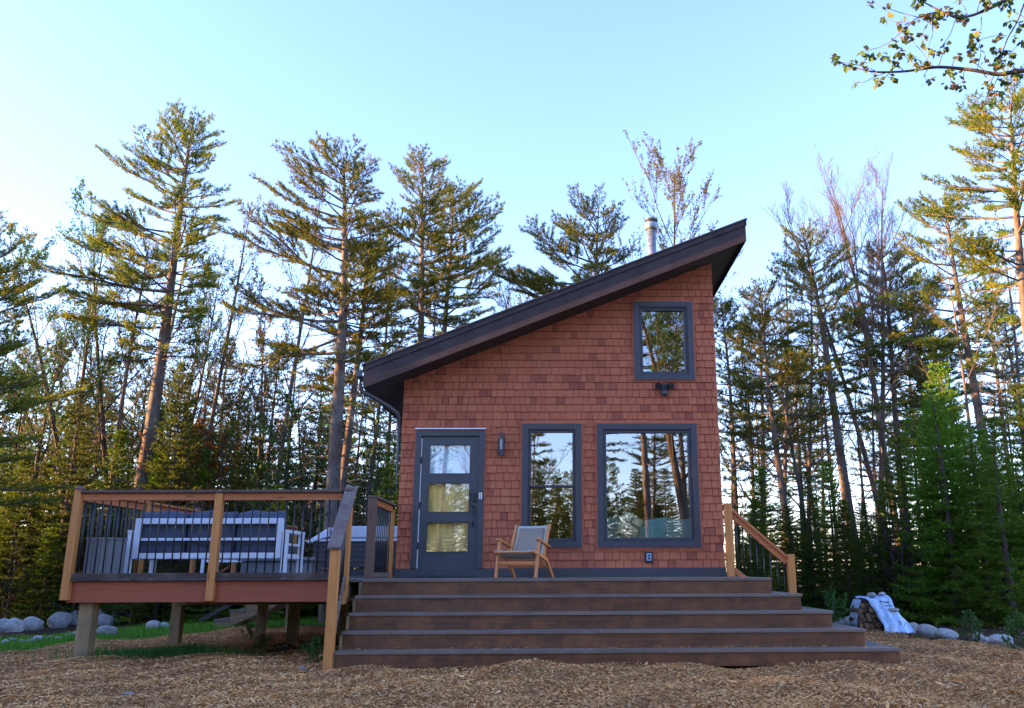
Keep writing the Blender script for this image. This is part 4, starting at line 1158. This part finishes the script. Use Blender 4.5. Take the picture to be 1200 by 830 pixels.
# the recognisable trees around the cabin
hero(pine, 'A', 'pine_tree', 166, 570, 232, 144, 12.5, 'tallest left pine, leaning right, its bare trunk rising behind the deck corner', 'pine', M['bark'], M['pine'], cs=.50, L=3.2, r0=.25, side=(PI, .28), dens=1.0)
hero(pine, 'B', 'pine_tree', 388, 600, 404, 181, 10.0, 'broad pine with orange-lit crown directly left of the low roof end', 'pine', M['bark'], M['pine'], cs=.52, L=3.1, r0=.22, side=(PI, .3), dens=.95)
hero(pine, 'B2', 'pine_tree', 404, 560, 436, 258, 11.5, 'thinner pine tucked right behind the broad pine at the low roof end', 'pine', M['bark'], M['pine'], cs=.5, L=1.9, r0=.14, dens=.8)
hero(pine, 'C', 'pine_tree', 491, 420, 499, 186, 15.0, 'narrow dark pine standing behind the lower half of the roof', 'pine', M['bark'], M['pine'], cs=.52, L=2.4, r0=.18, dens=.95)
hero(pine, 'D', 'pine_tree', 520, 400, 528, 222, 17.0, 'orange-lit pine just right of the narrow dark pine above the roof', 'pine', M['bark'], M['pine'], cs=.50, L=2.7, r0=.16, side=(0, .3), dens=.95)
hero(pine, 'E', 'pine_tree', 700, 340, 700, 244, 14.0, 'short-looking pine whose crown alone rises over the middle of the roof', 'pine', M['bark'], M['pine'], cs=.56, L=3.2, r0=.16, side=(PI, .3), dens=1.05)
BUD = dict(K=2, L=.05, Wd=.03, droop=.1, spread=1.0)
hero(bare, 'F', 'maple_tree', 788, 300, 790, 192, 13.0, 'budding maple with reddish twigs rising behind the stove pipe', 'maple', M['bark3'], M['bud'], 'l', dict(BUD, K=3, L=.06), spread=.40, r0=.09, fork=.42, buds=1, n0=14, up=1.2)
hero(bare, 'Gt', 'bare_tree', 594, 350, 588, 322, 18.0, 'small leafless tree showing just above the middle of the roof edge', 'tree', M['bark2'], M['bud'], 'l', dict(BUD, K=1), spread=.42, r0=.07, fork=.5, buds=1, n0=10)
hero(pine, 'I', 'pine_tree', 986, 560, 938, 270, 11.5, 'pine leaning left with a pointed crown right of the high roof end', 'pine', M['bark'], M['pine'], cs=.46, L=2.2, r0=.17, dens=.85)
hero(pine, 'J', 'pine_tree', 916, 575, 888, 338, 10.5, 'slim orange-lit pine nearest the right side of the cabin', 'pine', M['bark'], M['pine'], cs=.5, L=1.9, r0=.11, dens=.85)
hero(pine, 'K', 'pine_tree', 1052, 520, 1030, 288, 14.5, 'orange-lit pine in the middle of the right-hand stand', 'pine', M['bark'], M['pine'], cs=.42, L=2.5, r0=.15, dens=.9)
hero(pine, 'K2', 'pine_tree', 1086, 500, 1066, 326, 16.5, 'pine with rusty foliage behind the tall straight right-hand pine', 'pine', M['bark'], M['pine'], cs=.45, L=2.3, r0=.14, dens=.9)
hero(pine, 'Lp', 'pine_tree', 1150, 510, 1106, 230, 10.5, 'tall straight-trunked pine second from the right frame edge', 'pine', M['bark'], M['pine'], cs=.56, L=2.0, r0=.17, dens=1., side=(PI, .3))
hero(pine, 'Mp', 'pine_tree', 1212, 420, 1176, 118, 6.0, 'big dark pine cut off by the right frame edge', 'pine', M['bark'], M['pine'], cs=.58, L=2.6, r0=.17, dens=1.1)
hero(bare, 'H1', 'bare_tree', 1030, 520, 975, 216, 12.5, 'pale leafless tree with a leaning forked trunk, tallest on the right', 'tree', M['bark2'], M['bud'], 'l', dict(BUD, K=1, L=.04), spread=.40, r0=.12, fork=.45, n0=13, up=1.1, twig=1.15)
hero(bare, 'H2', 'bare_tree', 1036, 540, 1040, 214, 14.0, 'pale leafless upright tree just right of the leaning leafless one', 'tree', M['bark2'], M['bud'], 'l', dict(BUD, K=1, L=.04), spread=.36, r0=.11, fork=.5, n0=13, up=1.2, twig=1.15)
hero(bare, 'H3', 'bare_tree', 1012, 560, 918, 244, 13.5, 'pale leafless tree leaning far left towards the cabin roof', 'tree', M['bark2'], M['bud'], 'l', dict(BUD, K=1, L=.04), spread=.34, r0=.10, fork=.5, n0=12, up=1.2, twig=1.15)
hero(pine, 'N1', 'pine_tree', 862, 600, 846, 356, 13.0, 'thin pine partly hidden by the right wall of the cabin', 'pine', M['bark'], M['pine'], cs=.3, L=1.3, r0=.09, dens=.8)
LB = dict(K=2, L=.06, Wd=.04, droop=.25, spread=1.0)
hero(bare, 'P1', 'leafing_tree', 118, 560, 108, 252, 15.0, 'small-leaved tree left of the tallest left pine', 'tree', M['bark3'], M['bush'], 'l', LB, spread=.42, r0=.10, fork=.3, buds=1, n0=13, twig=1.1)
hero(bare, 'P2', 'leafing_tree', 62, 600, 22, 292, 13.0, 'slanting small-leaved tree near the left frame edge', 'tree', M['bark3'], M['bush'], 'l', LB, spread=.42, r0=.10, fork=.3, buds=1, n0=13, twig=1.1)
hero(bare, 'P3', 'leafing_tree', 212, 560, 262, 322, 16.0, 'airy small-leaved tree between the two big left pines', 'tree', M['bark3'], M['bush'], 'l', LB, spread=.42, r0=.08, fork=.3, buds=1, n0=13, twig=1.1)
hero(bare, 'P4', 'leafing_tree', 300, 560, 318, 360, 17.0, 'pale budding tree behind the deck left of the broad pine', 'tree', M['bark2'], M['bud'], 'l', LB, spread=.42, r0=.08, fork=.3, buds=1, n0=13, twig=1.1)
hero(pine, 'Q1', 'pine_tree', -60, 560, -30, 266, 8.0, 'pine beyond the left frame edge whose drooping bough enters the picture', 'pine', M['bark'], M['pine'], cs=.25, L=3.2, r0=.2, dens=.9)

# shared tree shapes for the woods
for i in range(5):
    T, _ = pine(100+i, 12+i*.6, cs=.42+.04*i, L=2.2, r0=.15, lean=(R_.uniform(-.8,.8), R_.uniform(-.5,.5)), dens=.8); proto('pine%d'%i, T, 'n', M['bark'], M['pine'], **NK)
for i in range(4):
    T, _ = spruce(200+i, 5.5+i, 1.35+.12*i, dens=1., base=.04); proto('spruce%d'%i, T, 'n', M['bark3'], M['spruce'], **SK)
for i in range(3):
    T, _ = spruce(230+i, 4.2+i*.9, 1.35, dens=1.05, base=.03, droop=.15, thin=.12); proto('fir%d'%i, T, 'n', M['bark3'], M['fir'], **dict(SK, L=.085))
for i in range(2):
    T, _ = spruce(260+i, 7.5+i, 1.25, dens=.7, base=.22, thin=.35, droop=.15); proto('thin%d'%i, T, 'n', M['bark3'], M['spruce'], **SK)
for i in range(4):
    T, _ = bare(300+i, 10+i*.8, spread=.34, r0=.085, fork=.35, n0=10, up=.9, lean=(R_.uniform(-1,1),0), buds=1, depth=2); proto('bare%d'%i, T, 'l', M['bark2'], M['bud'], K=2, L=.06, Wd=.035)
for i in range(3):
    T, _ = bare(320+i, 6+i, spread=.5, r0=.06, fork=.15, n0=12, buds=1, depth=2, lean=(R_.uniform(-.5,.5),0)); proto('leafy%d'%i, T, 'l', M['bark3'], M['bush'], K=5, L=.07, Wd=.045)
T, _ = bare(340, 3.2, spread=.6, r0=.035, fork=.1, n0=12, buds=1, depth=2); proto('russet', T, 'l', M['bark3'], M['russet'], K=5, L=.09, Wd=.055)
for i in range(2):
    T, _ = bare(350+i, 2.2, spread=.5, r0=.02, fork=.1, n0=9, depth=2, up=.2); proto('brush%d'%i, T, 'l', M['bark3'], M['bud'])
for i in range(2):
    T, _ = bare(360+i, .8, spread=.7, r0=.01, fork=.05, n0=12, buds=1, depth=1, up=.6); proto('shrub%d'%i, T, 'l', M['bark3'], M['bush'], K=9, L=.07, Wd=.04)

def side_label(px):
    return 'left of the deck' if px < 80 else 'behind the deck' if px < 460 else 'behind the cabin' if px < 850 else 'right of the cabin' if px < 1000 else 'at the right edge of the yard'
def wood_row(kind, keys, name, cat, desc, Y0, Y1, px0, px1, n, s0=.8, s1=1.2, seed=1, szr=(1,1)):
    rd = random.Random(seed)
    for i in range(n):
        Y = rd.uniform(Y0, Y1); px = px0+(px1-px0)*(i+rd.uniform(.1,.9))/n
        p = at(px, 660, Y=Y)
        if -1.0 < p.x < 6.2 and Y < 11.5: continue
        if -4.6 < p.x < 0 and Y < 10.5: continue
        s = rd.uniform(s0, s1)
        plant(rd.choice(keys), name, p.x, Y, desc + ' ' + side_label(px), cat, rd.uniform(0,6.28), s, 'woods: ' + desc + ' ' + side_label(px), sz=s*rd.uniform(*szr))
SP = ['spruce0','spruce1','spruce2','spruce3']; FI = ['fir0','fir1','fir2']; PI_ = ['pine%d'%i for i in range(5)]; BA = ['bare%d'%i for i in range(4)]
# understory, left and behind the deck
wood_row(0, SP, 'spruce_tree', 'spruce', 'dark spruce in the dense woods', 11.5, 16, -60, 470, 20, .55, 1.0, 11)
wood_row(0, SP+['thin0','thin1'], 'spruce_tree', 'spruce', 'distant dark spruce in the woods', 17, 26, -60, 480, 26, .7, 1.25, 12)
wood_row(0, ['leafy0','leafy1','leafy2'], 'leafy_tree', 'tree', 'green-leaved young tree in the woods', 12, 20, -60, 470, 14, .6, 1.1, 13)
wood_row(0, PI_, 'pine_tree', 'pine', 'background pine trunk in the woods', 18, 34, -60, 480, 7, .6, .9, 14)
wood_row(0, BA, 'bare_tree', 'tree', 'thin leafless tree in the woods', 14, 28, -60, 620, 22, .7, 1.1, 15)
wood_row(0, FI, 'fir_tree', 'fir', 'green fir at the edge of the woods', 11, 13.5, -60, 460, 12, .5, .95, 16)
wood_row(0, SP, 'spruce_tree', 'spruce', 'small dark spruce in the understory', 12.6, 16, -60, 480, 24, .3, .55, 17)
wood_row(0, SP, 'spruce_tree', 'spruce', 'small dark spruce in the understory', 8.5, 12, 850, 1260, 14, .3, .5, 18)
wood_row(0, FI, 'fir_tree', 'fir', 'near green fir with sparse lower limbs', 5, 8, 1085, 1260, 4, .8, 1.1, 19)
wood_row(0, BA+['leafy1','leafy2'], 'budding_tree', 'tree', 'tall budding tree rising over the thicket', 13, 19, -40, 340, 9, 1.0, 1.3, 31)
wood_row(0, BA, 'budding_tree', 'tree', 'tall budding tree rising over the thicket', 13, 20, 870, 1180, 6, .8, 1.0, 32)
# right side
wood_row(0, FI, 'fir_tree', 'fir', 'bright green fir at the edge of the woods', 9.5, 12.5, 880, 1030, 6, .6, .9, 21)
wood_row(0, FI, 'fir_tree', 'fir', 'dense green fir at the edge of the woods', 7.5, 11.5, 1040, 1270, 12, .75, 1.2, 22)
wood_row(0, SP+['thin0'], 'spruce_tree', 'spruce', 'dark spruce in the dense woods', 10.5, 16, 860, 1270, 15, .35, .6, 23)
wood_row(0, SP+['thin0','thin1'], 'spruce_tree', 'spruce', 'distant dark spruce in the woods', 16, 26, 850, 1260, 9, .4, .7, 24)
wood_row(0, PI_, 'pine_tree', 'pine', 'background pine trunk in the woods', 14, 30, 850, 1260, 8, .6, .95, 25)
wood_row(0, BA, 'bare_tree', 'tree', 'thin leafless tree in the woods', 10, 26, 850, 1270, 20, .7, 1.1, 26)
wood_row(0, ['brush0','brush1'], 'dead_sapling', 'sapling', 'bare grey sapling on the dark forest floor', 7.5, 11, 1010, 1260, 10, .6, 1.2, 27)
wood_row(0, ['brush0','brush1'], 'dead_sapling', 'sapling', 'bare grey sapling on the dark forest floor', 10.6, 13, -60, 440, 14, .7, 1.5, 28)
wood_row(0, SP, 'spruce_tree', 'spruce', 'distant dark spruce in the woods', 16, 30, 480, 850, 10, .7, 1., 29)
# a pair of russet young maples
p = at(205, 660, Y=13.5); plant('russet', 'russet_sapling', p.x, 13.5, 'reddish-leaved young maple behind the left half of the deck', 'maple', 0, 1.6)
p = at(232, 660, Y=15.0); plant('russet', 'russet_sapling', p.x, 15.0, 'second reddish-leaved young maple, right of the first behind the deck', 'maple', 1, 1.7)
# small green plants
for (a, b, Y, s, l) in ((372, 778, -2.6, .34, 'small green weed at the foot of the stair railing post'), (306, 748, .4, .24, 'little green seedling in the shade under the deck'), (972, 722, 3.6, .8, 'bright green shrub between the steps and the woodpile'), (1136, 748, .3, .5, 'green tuft of leaves between the boulders on the right'), (1196, 760, -1.2, .5, 'green tuft at the right frame edge'), (296, 730, 2.6, .3, 'tiny seedling beside the rear deck post')):
    p = at(a, b, Y=Y); plant('shrub%d' % (a % 2), 'shrub', p.x, Y, l, 'plant', a, s)

# far woods, one mass
def far_mass():
    Vw = []; Fw = []; base = 0; rd = np.random.default_rng(77)
    lib = []
    for i in range(3):
        T, _ = spruce(500+i, 8, 1.6, dens=.5, base=.05); lib.append(T.needles(K=2, L=.22, Wd=.07, spread=.9, up=0))
    for i in range(2):
        T, _ = pine(510+i, 11, cs=.4, L=2.2, dens=.6, dead=0); lib.append(T.needles(K=4, L=.22, Wd=.06))
    for i in range(270):
        V, F = lib[rd.integers(len(lib))]; Y = rd.uniform(30, 58); px = -120 + 1440*(i+rd.random())/110; p = at(px, 660, Y=Y)
        if i >= 110: px = 0; Y = rd.uniform(-62, -42); p = Vector((-32 + 70*(i-110)/160, Y, 0))
        a = rd.random()*6.3; s = rd.uniform(.5, .9)*(.6 if px > 840 else 1); c, si = math.cos(a)*s, math.sin(a)*s
        W_ = np.stack([V[:,0]*c-V[:,1]*si+p.x, V[:,0]*si+V[:,1]*c+Y, V[:,2]*s+G(p.x,Y)], 1)
        Vw.append(W_); Fw.append(F+base); base += len(V)
    tag(link('distant_woods', fast_mesh('distant_woods', np.concatenate(Vw), np.concatenate(Fw), M['spruce'])), 'far-off mass of dark evergreen woods behind everything', 'woods', kind='stuff')
far_mass()

# the woods behind the viewer: they shade the cabin and are mirrored in its windows
rd = random.Random(91)
def backer(k, x, y, s):
    plant(k, 'woodland_tree', x, y, 'tree of the woods facing the cabin, seen only mirrored in its windows', 'tree', rd.uniform(0,6), s, 'trees facing the cabin')
def sidewood(k, x, y, s):
    plant(k, 'spruce_tree', x, y, 'tall dark spruce in the woods beyond the left frame edge', 'spruce', rd.uniform(0,6), s, 'woods beyond the left frame edge')
for row in range(4):     # the left-hand woods that keep the yard in shade
    for i in range(24): sidewood(rd.choice(SP[2:]), -20 - row*3.5 - rd.uniform(0, 2.5) - max(0, i*1.35-20)*.3, -24 + i*1.4 + rd.uniform(-.5,.5), rd.uniform(1.1, 1.3))
for i in range(20):      # looser trees straight behind the viewer
    x = -6 + i*1.5 + rd.uniform(-.6,.6); y = -21 - rd.uniform(0, 16)
    if abs(x-CQ['cx']) < 1.2: y -= 6
    backer(rd.choice(PI_+BA+['leafy1','leafy2','spruce2']), x, y, rd.uniform(.8, 1.2))
for i in range(30):
    backer(rd.choice(SP+['leafy0','leafy1']), -9 + i*.95, -28 - rd.uniform(0, 9), rd.uniform(.7, .95))
T, _ = bare(401, 12, spread=.42, r0=.22, fork=.35, lean=(-2.2,0), buds=1, n0=12); proto('mirror', T, 'l', M['bark3'], M['bush'], K=2, L=.08, Wd=.045)
plant('mirror', 'maple_tree', 7.6, -19.5, 'leaning trunk mirrored in the large window', 'maple')

# overhanging maple bough at the top right, on a maple just outside the frame
mp = thing('maple_tree', 'maple whose budding boughs hang into the upper right corner', 'maple', (0,0,0))
T = TB(5); YM = -5.2
tx_ = at(1420, 700, Y=YM).x
tr_ = [(tx_, YM, G(tx_,YM)), (tx_-.1, YM, 1.2), (tx_-.05, YM, 3.0), (tx_-.3, YM, 4.6), (tx_-.2, YM+.2, 6.5)]
T.tube(tr_, [.16,.14,.12,.09,.05], 10)
def bough(pix, r0, r1, dy=0.):
    n = len(pix); P = [np.array(at(a, b, Y=YM+dy*(i/n)+.15*math.sin(i*1.3+a))) for i, (a, b) in enumerate(pix)]
    # smooth
    P = np.array(P); k = np.linspace(0, n-1, n*4); Q = np.stack([np.interp(k, range(n), P[:,c]) for c in range(3)], 1)
    Q[1:-1] = (Q[:-2]+Q[1:-1]*2+Q[2:])/4
    T.tube(Q, np.linspace(r0, r1, len(Q)), 5); return Q
root1 = (1400, 150)
b1 = [root1, (1330,110), (1260,88), (1200,82), (1170,88), (1140,82), (1100,78), (1060,84), (1025,85), (995,78), (978,70)]
b2 = [(1400,80),(1320,20),(1240,-14),(1180,0), (1160,10), (1140,18), (1122,22), (1100,12), (1085,4), (1072,-4)]
b3 = [(1122,22),(1112,15),(1100,14),(1088,16),(1075,20),(1060,34),(1045,48),(1030,56),(1014,60)]
b4 = [(1200,5),(1192,26),(1180,46),(1172,70),(1160,100),(1154,122)]
Q1 = bough(b1, .035, .004); Q2 = bough(b2, .03, .005); Q3 = bough(b3, .009, .003, .2); Q4 = bough(b4, .01, .003)
tw = [[(1042,84),(1025,90),(1012,97),(1002,97)],[(1030,85),(1018,80),(1000,75),(980,72)],[(1045,83),(1036,92),(1028,95)],[(1075,20),(1055,15),(1040,10),(1022,3)],[(1070,26),(1050,26),(1036,22)],
      [(1095,78),(1075,70),(1064,66)],[(1092,78),(1080,60),(1072,52),(1066,44)],[(1100,78),(1105,62),(1108,50)],[(1115,80),(1118,70),(1124,64)],[(1110,82),(1115,95),(1112,98)],[(1085,82),(1070,74),(1060,66),(1052,62)],
      [(1145,82),(1150,62),(1146,44)],[(1160,88),(1140,72),(1136,60)],[(1180,42),(1165,42),(1150,46),(1140,52)],[(1150,20),(1150,34),(1140,44)],[(1120,22),(1114,40),(1098,62)],[(1135,20),(1130,8),(1124,-2)],[(1092,16),(1093,40),(1088,55)],
      [(1170,90),(1160,110),(1150,124)],[(1190,84),(1185,70),(1180,60)],[(1195,86),(1182,100),(1176,110)],[(1110,14),(1095,20),(1092,30)],[(1060,84),(1052,76),(1046,72)],[(1088,80),(1082,90),(1086,93)],[(1130,82),(1128,96),(1122,100)],[(1200,20),(1188,14),(1178,4)],[(1172,70),(1186,60),(1196,50)],[(1165,5),(1150,-4),(1140,-8)],[(1145,14),(1148,2),(1160,-6)]]
pr = np.random.default_rng(4)
tips = [Q1[-1], Q2[-1], Q3[-1], Q4[-1]]
for t_ in tw: q = bough(t_, .005, .002, pr.uniform(-.4,.4)); tips += [q[-1]]; tips += [q[len(q)*2//3]] if pr.random() < .5 else []
for Q in (Q1, Q2, Q3, Q4):
    for u in np.arange(.25, 1, .05): tips.append(Q[int(u*(len(Q)-1))]+pr.normal(0,.05,3))
V = []; 
for p in tips:
    for q in range(pr.integers(5, 10)):
        az = pr.random()*6.3; el = pr.uniform(-1.3, .1); d = np.array([math.cos(az)*math.cos(el), math.sin(az)*math.cos(el), math.sin(el)])
        w_ = np.cross(d, pr.normal(size=3)); w_ /= np.linalg.norm(w_); l = pr.uniform(.045,.095); n_ = np.cross(d, w_); s0 = np.array(p)+pr.normal(0,.02,3)
        # three-lobed drooping leaf as two folded faces
        a = s0; b = s0+d*l*.55+w_*l*.38; c = s0+d*l*.45+n_*l*.08; e = s0+d*l; f = s0+d*l*.55-w_*l*.38
        V.append([a, b, c, c]); V[-1] = [a, b, e, c]; V.append([a, c, e, f])
V = np.array(V).reshape(-1,3); F = np.arange(len(V)).reshape(-1,4)
tr1 = link('trunk', T.wood('trunk', M['bark3']), mp)
link('crown', fast_mesh('crown', V, F, M['maple']), mp)
# the joining limbs from the trunk
# ------------------------------------------------------------------ LIGHT
SUN_EL, SUN_AZ = 10.0, 265.0     # azimuth clockwise from +Y: low sun beyond the woods on the left
w = bpy.data.worlds.new('World'); scene.world = w; w.use_nodes = True; nt = w.node_tree
bg = nt.nodes['Background']; sky = nt.nodes.new('ShaderNodeTexSky'); sky.sky_type = 'NISHITA'; sky.sun_disc = False
sky.sun_elevation = rad(SUN_EL); sky.sun_rotation = rad(SUN_AZ); sky.air_density = 1.0; sky.dust_density = .35; sky.ozone_density = 3.5
tint = nt.nodes.new('ShaderNodeMix'); tint.data_type = 'RGBA'; tint.blend_type = 'MULTIPLY'; tint.inputs[0].default_value = 1
tint.inputs[7].default_value = (1.15, .895, .985, 1); nt.links.new(sky.outputs[0], tint.inputs[6]); nt.links.new(tint.outputs[2], bg.inputs['Color']); bg.inputs['Strength'].default_value = .15
sd = bpy.data.lights.new('sun', 'SUN'); sd.energy = 5.0; sd.angle = rad(.5); sd.color = (1,.54,.21)
so_ = bpy.data.objects.new('sun', sd); COL.objects.link(so_)
d = Vector((math.sin(rad(SUN_AZ))*math.cos(rad(SUN_EL)), math.cos(rad(SUN_AZ))*math.cos(rad(SUN_EL)), math.sin(rad(SUN_EL))))
so_.rotation_euler = (-d).to_track_quat('-Z', 'Y').to_euler()
vs = scene.view_settings; vs.view_transform = 'Standard'; vs.look = 'None'; vs.exposure = 2.8; vs.gamma = 1; vs.use_curve_mapping = False
scene.cycles.max_bounces = 8; scene.cycles.transparent_max_bounces = 24; scene.cycles.use_denoising = True
